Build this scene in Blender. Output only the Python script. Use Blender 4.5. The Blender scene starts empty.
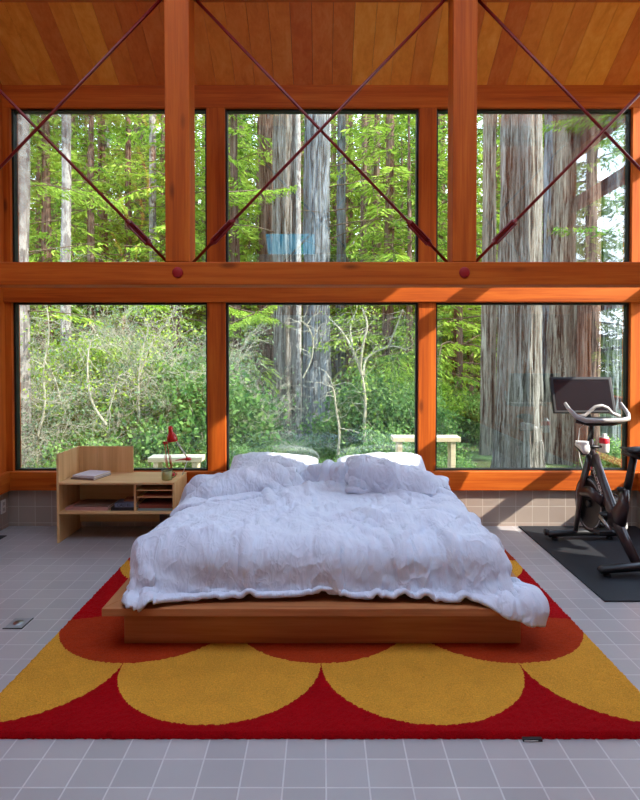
import numpy as np, math, time
def sd_rbox(p,c,h,r):
    q=np.abs(p-c)-(np.array(h)-r); return np.linalg.norm(np.maximum(q,0),axis=1)+np.minimum(q.max(1),0)-r
def sd_ell(p,c,rad,rot=0):
    d=p-c; ca,sa=math.cos(rot),math.sin(rot)
    d=np.stack([d[:,0]*ca+d[:,1]*sa,-d[:,0]*sa+d[:,1]*ca,d[:,2]],1); rad=np.array(rad)
    e=3.0
    k=(np.abs(d/rad)**[e,e,2]).sum(1)
    return (k**(1/2.4)-1)*rad.min()*0.8
def sd_cap(p,a,b,r):
    a=np.array(a);b=np.array(b);ab=b-a; t=np.clip(((p-a)@ab)/(ab@ab),0,1); return np.linalg.norm(p-a-t[:,None]*ab,axis=1)-r
def grad(f,p,d):
    e=1e-3; g=np.empty_like(p)
    for k in range(3):
        q=p.copy(); q[:,k]+=e; g[:,k]=f(q)-d
    g/=np.linalg.norm(g,axis=1)[:,None]+1e-9; return g
def vnoise(P,seed,sc):
    rs=np.random.RandomState(seed); out=np.zeros(len(P))
    for _ in range(14):
        k=rs.normal(size=2)*sc; out+=np.sin(P[:,0]*k[0]+P[:,1]*k[1]+rs.rand()*6.28)
    return out/math.sqrt(14)
def gnoise(u,v,seed):
    rs=np.random.RandomState(seed); T=rs.rand(64,64)*2-1
    i=np.floor(u).astype(int);j=np.floor(v).astype(int);a=u-i;b=v-j;a=a*a*a*(a*(a*6-15)+10);b=b*b*b*(b*(b*6-15)+10)
    g=lambda x,y:T[y%64,x%64]
    return (g(i,j)*(1-a)+g(i+1,j)*a)*(1-b)+(g(i,j+1)*(1-a)+g(i+1,j+1)*a)*b
def ridge(u,v,ang,fx,fy,seed):
    c,s=math.cos(ang),math.sin(ang); x=(u*c+v*s)*fx; y=(-u*s+v*c)*fy
    n=np.abs(gnoise(x,y,seed)); return np.clip(1-n*2.6,0,1)**2.0
def wrinkle(u,v,front,seed):
    wu=u+.04*gnoise(u*2.2,v*2.2,seed)+.010*gnoise(u*8,v*8,seed+1); wv=v+.04*gnoise(u*2.2,v*2.2,seed+2)+.010*gnoise(u*8,v*8,seed+3)
    out=.008*gnoise(wu*4,wv*3,seed+4)
    for k,(ang,fx,fy,amp) in enumerate([(0.15,6,1.0,.024),(-.6,6.5,1.1,.026),(.75,6.5,1.1,.024),(1.3,6,1.3,.016),(.05,13,1.8,.011),(-.8,13,2,.009),(.9,13,2,.009)]):
        m=np.clip(.45+1.1*gnoise(wu*2.2+7*k,wv*2.2,seed+20+k),0,1)
        if k in(0,4): m=np.maximum(m,front)
        else: m=m*(1-.6*front)
        out+=amp*m*ridge(wu,wv,ang,fx,fy,seed+40+k)
    return out
def puff(A,seed,frontline,c):
    ny,nx,_=A.shape; u,v=np.meshgrid(np.arange(nx)*c,np.arange(ny)*c)
    N=np.cross(np.gradient(A,axis=1),np.gradient(A,axis=0)); N/=np.linalg.norm(N,axis=2)[...,None]+1e-9
    front=np.clip((frontline-v)/.12,0,1) if frontline else np.zeros_like(u)
    w=wrinkle(u.ravel(),v.ravel(),front.ravel(),seed).reshape(ny,nx)
    return A+N*(w*1.75)[...,None]
def drape(nx,ny,rest,pos,sdf,steps=110,iters=12,bend=.12,fr=.8,push=None):
    """position based cloth: rest = (dx,dy) edge lengths, pos (ny,nx,3)"""
    X=pos.copy(); V=np.zeros_like(X); dt=.022; dx,dy=rest
    cons=[]
    def add(oy,ox,L,k):
        # colour the edges so that none of a batch shares a vertex
        for par in (0,1):
            a=X[:ny-oy, :nx-ox] if ox>=0 else None
            ys=np.arange(0,ny-oy); xs=np.arange(max(0,-ox),nx-max(0,ox))
            if oy: ys=ys[(ys//oy)%2==par]
            else: xs=xs[(xs//ox)%2==par]
            if len(ys)==0 or len(xs)==0: continue
            ia=(ys[:,None]*nx+xs[None,:]).ravel(); ib=ia+oy*nx+ox
            cons.append((ia,ib,L,k))
    add(0,1,dx,1);add(1,0,dy,1);D=math.hypot(dx,dy);add(1,1,D,.5);add(1,-1,D,.5)
    add(0,2,2*dx,bend);add(2,0,2*dy,bend);add(0,4,4*dx,bend*.5);add(4,0,4*dy,bend*.5)
    F=X.reshape(-1,3); Vf=V.reshape(-1,3)
    for s in range(steps):
        Vf[:,2]-=9.8*dt; Vf*=.965
        if push is not None: Vf+=push(F,s)*dt
        P=F+Vf*dt
        for it in range(iters):
            for ia,ib,L,k in cons:
                d=P[ib]-P[ia]; l=np.sqrt((d*d).sum(1))+1e-9
                c=(d*((.5*k*(l-L)/l)[:,None])); P[ia]+=c; P[ib]-=c
            if it%4==3 or it==iters-1:
                dd=sdf(P); m=dd<0
                if m.any():
                    Q=P[m]; g=grad(sdf,Q,dd[m]); Q=Q-g*dd[m][:,None]
                    t=Q-F[m]; t-=g*(t*g).sum(1)[:,None]; Q-=t*fr
                    P[m]=Q
        Vf=(P-F)/dt; sp=np.sqrt((Vf*Vf).sum(1)); Vf*=np.minimum(1,2.5/(sp+1e-9))[:,None]
        F=P
    return F.reshape(ny,nx,3)
def height(layers,cell,x0,x1,y0,y1):
    nx=int((x1-x0)/cell)+1;ny=int((y1-y0)/cell)+1; H=np.full((ny,nx),-9.)
    for S in layers:
        A=S
        for _ in range(2):   # refine so that every cell is hit
            B=np.empty((A.shape[0]*2-1,A.shape[1]*2-1,3)); B[::2,::2]=A; B[1::2,::2]=(A[1:]+A[:-1])/2; B[:,1::2]=(B[:,2::2]+B[:,:-2:2])/2; A=B
        q=A.reshape(-1,3); ix=((q[:,0]-x0)/cell).astype(int); iy=((q[:,1]-y0)/cell).astype(int)
        ok=(ix>=0)&(ix<nx)&(iy>=0)&(iy<ny); np.maximum.at(H,(iy[ok],ix[ok]),q[ok,2])
    return H
def hsdf(H,cell,x0,y0,th,base):
    def f(p):
        u=np.clip((p[:,0]-x0)/cell-.5,0,H.shape[1]-1.001); v=np.clip((p[:,1]-y0)/cell-.5,0,H.shape[0]-1.001)
        i=u.astype(int);j=v.astype(int);a=u-i;b=v-j
        h=(H[j,i]*(1-a)+H[j,i+1]*a)*(1-b)+(H[j+1,i]*(1-a)+H[j+1,i+1]*a)*b
        return np.minimum((p[:,2]-h-th)*.75,base(p))
    return f
def make_duvet():
    mat=lambda p: sd_rbox(p,np.array([0,4.185,.36]),(.965,1.035,.125),.08)
    slab=lambda p: sd_rbox(p,np.array([-.01,4.15,.15]),(1.13,1.15,.1),.01)
    pl=lambda p: np.minimum(sd_ell(p,(-.41,5.0,.53),(.42,.25,.11)),sd_ell(p,(.50,5.0,.53),(.42,.25,.11)))
    def body(p):
        d=np.minimum(mat(p),slab(p)); d=np.minimum(d,pl(p)); d=np.minimum(d,p[:,2]-.03)
        d=np.minimum(d,sd_cap(p,(-.9,4.35,.50),(-.25,4.62,.53),.06))
        d=np.minimum(d,sd_cap(p,(.35,4.66,.53),(.85,4.45,.50),.06))
        d=np.minimum(d,sd_cap(p,(-.12,4.85,.53),(.18,4.72,.55),.07))
        return d-.012
    W,L=2.34,2.02; c=.0150; nx=int(W/c)+1; ny=int(L/c)+1
    g=np.stack(np.meshgrid(np.linspace(-1,1,nx),np.linspace(0,1,ny)),-1)
    pos=np.zeros((ny,nx,3)); comp=.965
    pos[...,0]=g[...,0]*W/2*comp+.03; pos[...,1]=2.93+g[...,1]*L*comp; 
    q=pos.reshape(-1,3)[:,:2]
    z=.60+.018*vnoise(q*[1.5,.7],1,9)+.014*vnoise(q*[1.6,.6],2,22)+.008*vnoise(q*[1.3,.8],3,50)
    pos[...,2]=z.reshape(ny,nx)
    pos[...,0]+=.02*vnoise(q,4,6).reshape(ny,nx); pos[...,1]+=.02*vnoise(q,5,6).reshape(ny,nx)
    base=drape(nx,ny,(c,c),pos,body,steps=100,iters=10,bend=.10)
    H=height([base],.02,-1.5,1.5,2.6,5.5)
    hs=hsdf(H,.02,-1.5,2.6,.015,body)
    out=[puff(base,3,.36,c)]
    for (x0,x1,y0,y1,sk,seed,lump) in [(-1.06,-.22,4.16,4.64,.50,11,[(-.80,4.22,.53),(-.38,4.50,.60)]),(.20,.90,4.30,4.72,-.30,12,[(.32,4.52,.63),(.74,4.32,.57)])]:
        cc=.0165; w=(x1-x0)/.86; l=(y1-y0)/.62; mx=int(w/cc)+1; my=int(l/cc)+1
        g=np.stack(np.meshgrid(np.linspace(0,1,mx),np.linspace(0,1,my)),-1)
        P=np.zeros((my,mx,3)); P[...,0]=x0+(x1-x0)*g[...,0]; P[...,1]=y0+(y1-y0)*g[...,1]+sk*(g[...,0]-.5)*(x1-x0)
        q=P.reshape(-1,3)[:,:2]
        P[...,2]=(.80+.03*vnoise(q,seed,12)+.014*vnoise(q,seed+1,30)).reshape(my,mx)
        lp=lambda p,hs=hs,lump=lump: np.minimum(hs(p),sd_cap(p,lump[0],lump[1],.08))
        out.append(puff(drape(mx,my,(cc,cc),P,lp,steps=80,iters=10,bend=.10),seed+50,0,cc))
    return out
import bpy, bmesh, math, random
import numpy as np
from mathutils import Vector, Matrix
sc=bpy.context.scene; COL=sc.collection
R=math.radians
# ---------------------------------------------------------------- helpers
class MB:
    def __init__(s): s.v=[]; s.f=[]; s.m=[]
    def add(s,v,f,mi=0):
        o=len(s.v); s.v+= [tuple(p) for p in v]; s.f+=[tuple(i+o for i in q) for q in f]; s.m+=[mi]*len(f); return s
    def box(s,x0,x1,y0,y1,z0,z1,mi=0,mat=None):
        v=[Vector((x,y,z)) for x in(x0,x1) for y in (y0,y1) for z in (z0,z1)]
        if mat is not None: v=[mat@p for p in v]
        return s.add(v,[(0,1,3,2),(4,6,7,5),(0,4,5,1),(2,3,7,6),(0,2,6,4),(1,5,7,3)],mi)
    def tube(s,pts,rad,n=10,mi=0,caps=True,flat=1.0,up=None):
        pts=[Vector(p) for p in pts]; k=len(pts)
        if not hasattr(rad,'__len__'): rad=[rad]*k
        rings=[]; prev=None
        for i,p in enumerate(pts):
            t=(pts[min(i+1,k-1)]-pts[max(i-1,0)]).normalized()
            if prev is None:
                a=Vector(up) if up else (Vector((0,0,1)) if abs(t.z)<.9 else Vector((1,0,0)))
                u=(a-t*a.dot(t)).normalized()
            else: u=(prev-t*prev.dot(t)).normalized()
            prev=u; w=t.cross(u)
            rings.append([p+u*(rad[i]*math.cos(2*math.pi*j/n))+w*(rad[i]*flat*math.sin(2*math.pi*j/n)) for j in range(n)])
        v=[q for r in rings for q in r]; f=[]
        for i in range(k-1):
            for j in range(n): f.append((i*n+j,i*n+(j+1)%n,(i+1)*n+(j+1)%n,(i+1)*n+j))
        if caps: f.append(tuple(range(n))[::-1]); f.append(tuple((k-1)*n+j for j in range(n)))
        return s.add(v,f,mi)
    def lathe(s,prof,c=(0,0,0),n=32,mi=0,mat=None):
        v=[];f=[];k=len(prof)
        for r,z in prof:
            for j in range(n):
                a=2*math.pi*j/n; p=Vector((r*math.cos(a),r*math.sin(a),z))
                if mat is not None: p=mat@p
                v.append(p+Vector(c))
        for i in range(k-1):
            for j in range(n): f.append((i*n+j,i*n+(j+1)%n,(i+1)*n+(j+1)%n,(i+1)*n+j))
        return s.add(v,f,mi)
    def prism(s,poly,axis,a,b,mi=0):
        """extrude 2-d polygon along axis (0,1,2)"""
        def P(q,h):
            l=list(q); l.insert(axis,h); return Vector(l)
        n=len(poly); v=[P(q,a) for q in poly]+[P(q,b) for q in poly]
        f=[tuple(range(n))[::-1],tuple(range(n,2*n))]+[(i,(i+1)%n,n+(i+1)%n,n+i) for i in range(n)]
        return s.add(v,f,mi)
    def build(s,name,mat,parent=None,smooth=False,bevel=0,seg=2,loc=None):
        me=bpy.data.meshes.new(name); me.from_pydata(s.v,[],s.f)
        for m in (mat if isinstance(mat,(list,tuple)) else [mat]): me.materials.append(m)
        if any(s.m): me.polygons.foreach_set('material_index',s.m)
        bm=bmesh.new(); bm.from_mesh(me); bmesh.ops.recalc_face_normals(bm,faces=bm.faces); bm.to_mesh(me); bm.free()
        o=bpy.data.objects.new(name,me); COL.objects.link(o)
        if smooth: me.polygons.foreach_set('use_smooth',[True]*len(me.polygons))
        if bevel:
            b=o.modifiers.new('Bevel','BEVEL'); b.width=bevel; b.segments=seg; b.limit_method='ANGLE'; b.angle_limit=R(35)
            if seg>1 and not smooth: b.harden_normals=False
        if parent is not None:
            o.parent=parent
            # vertices are given in the world frame unless loc is set; cancel the parent's place
            if loc is None: o.matrix_parent_inverse=parent_matrix(parent).inverted()
            else: o.location=loc
        elif loc is not None: o.location=loc
        return o
def parent_matrix(o):
    m=Matrix.LocRotScale(o.location,o.rotation_euler,o.scale)
    if o.parent: m=parent_matrix(o.parent)@o.matrix_parent_inverse@m
    return m
def tag(o,label=None,cat=None,group=None,kind=None):
    if label: o['label']=label
    if cat: o['category']=cat
    if group: o['group']=group
    if kind: o['kind']=kind
    return o
def empty(name,loc,label,cat,group=None,rz=0):
    o=bpy.data.objects.new(name,None); COL.objects.link(o); o.location=loc; o.rotation_euler=(0,0,rz); o.empty_display_size=.1
    return tag(o,label,cat,group)
def struct(o): return tag(o,kind='structure')
def copy_tree(o,parent=None):
    c=o.copy(); COL.objects.link(c)
    if parent is not None: c.parent=parent
    for ch in list(o.children): copy_tree(ch,c)
    return c
def npmesh(name,V,F,mat,parent=None,smooth=False,mi=None):
    me=bpy.data.meshes.new(name); nv=len(V); nf,k=F.shape
    me.vertices.add(nv); me.vertices.foreach_set('co',np.ascontiguousarray(V,dtype=np.float32).ravel())
    me.loops.add(nf*k); me.loops.foreach_set('vertex_index',F.astype(np.int32).ravel())
    me.polygons.add(nf); me.polygons.foreach_set('loop_start',np.arange(nf,dtype=np.int32)*k); me.polygons.foreach_set('loop_total',np.full(nf,k,dtype=np.int32))
    for m in (mat if isinstance(mat,(list,tuple)) else [mat]): me.materials.append(m)
    if mi is not None: me.polygons.foreach_set('material_index',np.asarray(mi,dtype=np.int32))
    me.update(calc_edges=True)
    if smooth: me.polygons.foreach_set('use_smooth',[True]*nf)
    o=bpy.data.objects.new(name,me); COL.objects.link(o)
    if parent is not None: o.parent=parent
    return o
# ---------------------------------------------------------------- materials
def lin(c): return tuple(((x/255)/12.92 if x/255<=.04045 else ((x/255+.055)/1.055)**2.4) for x in c)
class NT:
    def __init__(s,name):
        s.m=bpy.data.materials.new(name); s.m.use_nodes=True; s.t=s.m.node_tree; s.t.nodes.clear()
        s.out=s.n('ShaderNodeOutputMaterial')
    def n(s,ty,**kw):
        x=s.t.nodes.new(ty)
        for k,v in kw.items():
            if k.startswith('i_'): x.inputs[int(k[2:])].default_value=v
            else: setattr(x,k,v)
        return x
    def l(s,a,b): s.t.links.new(a,b)
    def math(s,op,a,b=None,c=None):
        x=s.n('ShaderNodeMath',operation=op)
        for i,v in enumerate((a,b,c)):
            if v is None: continue
            if isinstance(v,(int,float)): x.inputs[i].default_value=v
            else: s.l(v,x.inputs[i])
        return x.outputs[0]
    def mixc(s,fac,a,b,bt='MIX'):
        x=s.n('ShaderNodeMix',data_type='RGBA',blend_type=bt)
        for i,v in ((0,fac),(6,a),(7,b)):
            if isinstance(v,(int,float)): x.inputs[i].default_value=v
            elif isinstance(v,tuple): x.inputs[i].default_value=(*v[:3],1)
            else: s.l(v,x.inputs[i])
        return x.outputs[2]
    def noise(s,scale,co,detail=4,rough=.55,dist=0):
        x=s.n('ShaderNodeTexNoise'); x.inputs['Scale'].default_value=scale; x.inputs['Detail'].default_value=detail; x.inputs['Roughness'].default_value=rough; x.inputs['Distortion'].default_value=dist
        s.l(co,x.inputs['Vector']); return x.outputs['Fac']
    def ramp(s,fac,stops):
        x=s.n('ShaderNodeValToRGB'); cr=x.color_ramp
        while len(cr.elements)<len(stops): cr.elements.new(.5)
        for e,(p,c) in zip(cr.elements,stops): e.position=p; e.color=(*c[:3],1) if isinstance(c,tuple) else (c,c,c,1)
        s.l(fac,x.inputs[0]); return x.outputs[0]
    def maps(s,scale,co=None,loc=(0,0,0),rot=(0,0,0)):
        if co is None: co=s.n('ShaderNodeTexCoord').outputs['Object']
        x=s.n('ShaderNodeMapping'); x.inputs['Scale'].default_value=scale; x.inputs['Location'].default_value=loc; x.inputs['Rotation'].default_value=rot; s.l(co,x.inputs[0]); return x.outputs[0]
    def bsdf(s,color=None,rough=.5,metal=0,bump=None,bs=.3,bd=.01,spec=.5,**kw):
        b=s.n('ShaderNodeBsdfPrincipled'); b.inputs['Metallic'].default_value=metal; b.inputs['Specular IOR Level'].default_value=spec
        if isinstance(rough,(int,float)): b.inputs['Roughness'].default_value=rough
        else: s.l(rough,b.inputs['Roughness'])
        if isinstance(color,tuple): b.inputs['Base Color'].default_value=(*color[:3],1)
        elif color is not None: s.l(color,b.inputs['Base Color'])
        if bump is not None:
            u=s.n('ShaderNodeBump'); u.inputs['Strength'].default_value=bs; u.inputs['Distance'].default_value=bd; s.l(bump,u.inputs['Height']); s.l(u.outputs[0],b.inputs['Normal'])
        for k,v in kw.items(): b.inputs[k.replace('_',' ')].default_value=v
        s.l(b.outputs[0],s.out.inputs[0]); s.b=b; return s.m
def plain(name,c,rough=.5,metal=0,bumpscale=None,bs=.2,bd=.003,spec=.5,var=.12,**kw):
    t=NT(name); co=t.n('ShaderNodeTexCoord').outputs['Object']
    n=t.noise(bumpscale or 12,co,3); c=lin(c)
    col=t.mixc(n,tuple(x*(1-var) for x in c),tuple(min(1,x*(1+var)) for x in c))
    return t.bsdf(col,rough,metal,bump=n if bumpscale else None,bs=bs,bd=bd,spec=spec,**kw)
def wood(name,dark,mid,light,axis,rough=.45,island=False,fine=1.0,knots=False):
    t=NT(name); s=[14*fine,14*fine,14*fine]; s[axis]=.7*fine
    co=t.n('ShaderNodeTexCoord').outputs['Object']
    if island or True:
        g=t.n('ShaderNodeNewGeometry').outputs['Random Per Island']
        oi=t.n('ShaderNodeObjectInfo').outputs['Random']
        rr=t.math('ADD',g,oi); cm=t.n('ShaderNodeCombineXYZ'); 
        for k in range(3): t.l(t.math('MULTIPLY',rr,37.0+k*11),cm.inputs[k])
        va=t.n('ShaderNodeVectorMath',operation='ADD'); t.l(co,va.inputs[0]); t.l(cm.outputs[0],va.inputs[1]); co2=va.outputs[0]
    m=t.maps(tuple(s),co2)
    n1=t.noise(1.0,m,5,.6,.6); s2=[90*fine]*3; s2[axis]=2.5*fine
    n2=t.noise(1.0,t.maps(tuple(s2),co2),2,.5)
    f=t.math('ADD',t.math('MULTIPLY',n1,.75),t.math('MULTIPLY',n2,.25))
    col=t.ramp(f,[(.25,lin(dark)),(.5,lin(mid)),(.8,lin(light))])
    if island:
        v=t.math('ADD',t.math('MULTIPLY',g,.34),.80); hs=t.n('ShaderNodeHueSaturation'); t.l(v,hs.inputs['Value']); t.l(col,hs.inputs['Color']); 
        t.l(t.math('ADD',t.math('MULTIPLY',g,.03),.487),hs.inputs['Hue']); col=hs.outputs[0]
    if knots:
        vo=t.n('ShaderNodeTexVoronoi'); vo.inputs['Scale'].default_value=1.0
        ks=[5.0]*3; ks[axis]=1.6; t.l(t.maps(tuple(ks),co2),vo.inputs['Vector'])
        k=t.ramp(vo.outputs['Distance'],[(.05,1.0),(.13,0.0)]); col=t.mixc(t.math('MULTIPLY',k,.65),col,tuple(x*.3 for x in lin(dark)))
    return t.bsdf(col,rough,bump=f,bs=.12,bd=.003,spec=.22)
M={}
for ax,k in enumerate('xyz'):
    M['beam_'+k]=wood('fir_beam_'+k,(134,50,8),(184,86,18),(214,118,36),ax,.62,knots=True)
    M['ply_'+k]=wood('birch_plywood_'+k,(196,150,98),(222,180,126),(238,204,152),ax,.5,fine=.8)
    M['bedwood_'+k]=wood('bed_wood_'+k,(142,82,48),(176,112,70),(200,140,94),ax,.42,fine=.9)
M['ceiling']=wood('ceiling_cedar',(206,112,42),(228,138,58),(242,166,88),1,.55,island=True,fine=.6)
M['gasket']=plain('black_gasket',(14,14,15),.5)
M['rod']=plain('red_painted_steel',(112,5,9),.4,spec=.5)
M['redbolt']=plain('red_bolt_paint',(150,6,10),.5)
M['black']=plain('black_satin',(16,16,19),.42)
M['rubber']=plain('black_rubber_mat',(26,28,33),.75,bumpscale=250,bs=.3,bd=.002,spec=.35)
M['bikeframe']=plain('dark_maroon_frame',(46,34,36),.3,spec=.6)
M['steel']=plain('brushed_steel',(170,170,172),.3,1.0)
M['dull_steel']=plain('dull_steel',(150,152,154),.5,.4)
M['grey_grip']=plain('grey_grip',(176,174,170),.5)
M['screen']=plain('dark_screen_glass',(34,32,36),.12,spec=.6)
M['white_plastic']=plain('white_plastic',(226,224,220),.4)
M['red_enamel']=plain('red_enamel',(196,22,22),.3,spec=.6)
M['red_pl']=plain('red_plastic',(206,30,52),.4)
M['enamel']=plain('olive_enamel',(158,158,96),.3,spec=.6)
M['white_cloth']=None
def tiles(name,cols,grout,bw,bh,axes,loc,rough,off=0):
    t=NT(name); co=t.n('ShaderNodeTexCoord').outputs['Object']
    sp=t.n('ShaderNodeSeparateXYZ'); t.l(co,sp.inputs[0]); cm=t.n('ShaderNodeCombineXYZ')
    t.l(sp.outputs[axes[0]],cm.inputs[0]); t.l(sp.outputs[axes[1]],cm.inputs[1])
    m=t.maps((1,1,1),cm.outputs[0],loc=(*loc,0))
    b=t.n('ShaderNodeTexBrick',offset=0.0,squash=1.0); t.l(m,b.inputs['Vector']); b.inputs['Scale'].default_value=1; b.inputs['Mortar Size'].default_value=.0035; b.inputs['Mortar Smooth'].default_value=.25
    b.inputs['Brick Width'].default_value=bw; b.inputs['Row Height'].default_value=bh; b.inputs['Bias'].default_value=0
    b.inputs['Color1'].default_value=(*lin(cols[0]),1); b.inputs['Color2'].default_value=(*lin(cols[1]),1); b.inputs['Mortar'].default_value=(*lin(grout),1)
    n=t.noise(7,co,5,.6); col=t.mixc(t.math('MULTIPLY',n,.5),b.outputs['Color'],lin(cols[2]))
    n2=t.noise(60,co,3); h=t.math('SUBTRACT',1.0,b.outputs['Fac'])
    rg=t.math('ADD',t.math('MULTIPLY',b.outputs['Fac'],.4),rough)
    return t.bsdf(col,rg,bump=h,bs=.5,bd=.002,spec=.5)
M['floor']=tiles('grey_quarry_tile',((158,152,150),(170,162,160),(150,146,150)),(206,202,200),.155,.149,(0,1),(.917+.0775*0,-2.372+.149*20),.30)
M['walltile_n']=tiles('wall_tile_back',((156,140,128),(168,152,138),(150,138,130)),(196,184,170),.150,.150,(0,2),(.05,.12),.4)
M['walltile_w']=tiles('wall_tile_side',((156,140,128),(168,152,138),(150,138,130)),(196,184,170),.150,.150,(1,2),(.05,.12),.4)
# glass: a mirror share that grows at grazing angles, the rest lets light straight through
def glass():
    t=NT('window_glass'); lw=t.n('ShaderNodeFresnel'); lw.inputs[0].default_value=2.05
    g=t.n('ShaderNodeBsdfGlossy'); g.inputs['Roughness'].default_value=0.0; g.inputs[0].default_value=(.92,.97,1,1)
    tr=t.n('ShaderNodeBsdfTransparent'); tr.inputs[0].default_value=(.97,.985,.98,1); mx=t.n('ShaderNodeMixShader')
    t.l(t.math('MULTIPLY',lw.outputs[0],.72),mx.inputs[0]); t.l(tr.outputs[0],mx.inputs[1]); t.l(g.outputs[0],mx.inputs[2]); t.l(mx.outputs[0],t.out.inputs[0]); return t.m
M['glass']=glass()
def cloth_mat(name,c,fine=300):
    t=NT(name); co=t.n('ShaderNodeTexCoord').outputs['Object']
    def rdg(sc,mp,d): 
        n=t.noise(sc,mp,2,.5,d); return t.math('POWER',t.math('SUBTRACT',1.0,t.math('MINIMUM',t.math('MULTIPLY',t.math('ABSOLUTE',t.math('SUBTRACT',n,.5)),7.0),1.0)),1.6)
    a=rdg(5,t.maps((1.5,.6,.8),co,rot=(0,0,R(20))),.9); b=rdg(8,t.maps((1.4,.5,.7),co,rot=(0,0,R(-38)),loc=(3,1,0)),.8); c_=rdg(15,t.maps((1.3,.7,.7),co,rot=(0,0,R(8)),loc=(1,4,2)),.6)
    h=t.math('ADD',t.math('ADD',a,t.math('MULTIPLY',b,.7)),t.math('MULTIPLY',c_,.4))
    m=t.bsdf(lin(c),.85,bump=h,bs=.38,bd=.014,spec=.2); t.b.inputs['Sheen Weight'].default_value=.15; return m
M['linen']=cloth_mat('white_linen',(206,211,224))
M['sheet']=cloth_mat('white_sheet',(228,222,216))
def rugmat():
    t=NT('scalloped_rug_pile'); co=t.n('ShaderNodeTexCoord').outputs['Object']; sp=t.n('ShaderNodeSeparateXYZ')
    nz=t.n('ShaderNodeTexNoise'); nz.inputs['Scale'].default_value=70; t.l(co,nz.inputs['Vector'])
    va=t.n('ShaderNodeVectorMath',operation='MULTIPLY_ADD'); t.l(nz.outputs['Color'],va.inputs[0]); va.inputs[1].default_value=(.014,.014,0); t.l(co,va.inputs[2]); t.l(va.outputs[0],sp.inputs[0])
    x,y=sp.outputs[0],sp.outputs[1]; W=.977; Rr=.487
    red,yel,ora=lin((160,2,12)),lin((218,154,52)),lin((172,54,20)); cols=[yel,ora,lin((170,4,12))]
    cur=red
    for k in range(7):
        cy=2.40+Rr*(k+1); off=(W/2 if k%2==0 else 0)
        fr=t.math('SUBTRACT',t.math('FRACT',t.math('ADD',t.math('MULTIPLY',t.math('SUBTRACT',x,off),1/W),.5)),.5)
        dx=t.math('MULTIPLY',fr,W); dy=t.math('SUBTRACT',y,cy)
        d=t.math('SQRT',t.math('ADD',t.math('MULTIPLY',dx,dx),t.math('MULTIPLY',dy,dy)))
        ins=t.math('MAXIMUM',t.math('LESS_THAN',d,Rr),t.math('GREATER_THAN',y,cy)); cur=t.mixc(ins,cur,cols[k%3])
    n=t.noise(160,co,3,.7); n2=t.noise(9,co,3)
    v=t.math('ADD',t.math('MULTIPLY',n,1.3),t.math('ADD',t.math('MULTIPLY',n2,.3),.2))
    hs=t.n('ShaderNodeHueSaturation'); t.l(v,hs.inputs['Value']); t.l(cur,hs.inputs['Color'])
    return t.bsdf(hs.outputs[0],.95,bump=n,bs=.9,bd=.012,spec=.1)
M['rug']=rugmat()
def bark(name,dark,mid,light,sc_=1.0,lichen=None):
    t=NT(name); co=t.n('ShaderNodeTexCoord').outputs['Object']
    g=t.n('ShaderNodeObjectInfo').outputs['Random']; cm=t.n('ShaderNodeCombineXYZ'); t.l(t.math('MULTIPLY',g,31),cm.inputs[0]); t.l(t.math('MULTIPLY',g,17),cm.inputs[2])
    va=t.n('ShaderNodeVectorMath',operation='ADD'); t.l(co,va.inputs[0]); t.l(cm.outputs[0],va.inputs[1]); c2=va.outputs[0]
    n1=t.noise(1,t.maps((15*sc_,15*sc_,.8*sc_),c2),5,.6,.9); n2=t.noise(1,t.maps((55*sc_,55*sc_,3.5*sc_),c2),4,.75,.6); n3=t.noise(1,t.maps((2.5,2.5,.5),c2),3)
    f=t.math('ADD',t.math('MULTIPLY',n1,.55),t.math('MULTIPLY',n2,.45))
    col=t.ramp(f,[(.42,lin(dark)),(.475,lin(mid)),(.60,lin(light))])
    col=t.mixc(t.math('MULTIPLY',t.ramp(n3,[(.45,0.),(.65,1.)]),.45),col,lin(mid))
    if lichen:
        v=t.noise(1,t.maps((9,9,5),c2),5,.7); col=t.mixc(t.ramp(v,[(.48,0.),(.56,1.)]),col,lin(lichen))
    return t.bsdf(col,.9,bump=f,bs=1.,bd=.06/sc_,spec=.15)
M['redwood']=bark('redwood_bark_grey',(34,28,22),(100,94,84),(162,158,150))
M['redwood_b']=bark('redwood_bark_brown',(34,22,18),(98,76,66),(148,128,114),1.1)
M['redwood_w']=bark('redwood_bark_weathered',(26,20,16),(108,98,86),(176,166,148),.8)
M['redwood_blue']=bark('redwood_bark_bluish',(30,30,30),(94,98,98),(152,158,162))
M['birch']=bark('lichened_bark',(54,48,46),(116,110,106),(164,158,152),.9,(168,162,154))
M['twig']=bark('pale_twigs',(110,104,84),(158,152,128),(200,196,176),3)
M['darkbranch']=bark('dark_branch',(50,40,32),(92,78,62),(130,116,96),3)
def leafmat(name,a,b,c,tr=.45):
    t=NT(name); g=t.n('ShaderNodeNewGeometry').outputs['Random Per Island']; o=t.n('ShaderNodeObjectInfo').outputs['Random']
    ps=t.n('ShaderNodeNewGeometry').outputs['Position']; n=t.noise(.9,ps,2)
    f=t.math('ADD',t.math('MULTIPLY',g,.55),t.math('ADD',t.math('MULTIPLY',n,.5),t.math('MULTIPLY',o,.2)))
    col=t.ramp(f,[(.25,lin(a)),(.6,lin(b)),(.95,lin(c))])
    d=t.n('ShaderNodeBsdfDiffuse'); t.l(col,d.inputs[0]); x=t.n('ShaderNodeBsdfTranslucent'); t.l(col,x.inputs[0]); mx=t.n('ShaderNodeMixShader'); mx.inputs[0].default_value=tr
    t.l(d.outputs[0],mx.inputs[1]); t.l(x.outputs[0],mx.inputs[2]); t.l(mx.outputs[0],t.out.inputs[0]); return t.m
M['conifer']=leafmat('conifer_sprays',(46,82,36),(92,132,54),(150,178,78))
M['conifer_y']=leafmat('yellow_green_sprays',(92,128,40),(142,174,62),(190,208,98))
M['broad']=leafmat('understory_leaves',(56,94,48),(102,142,72),(160,186,110))
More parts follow.
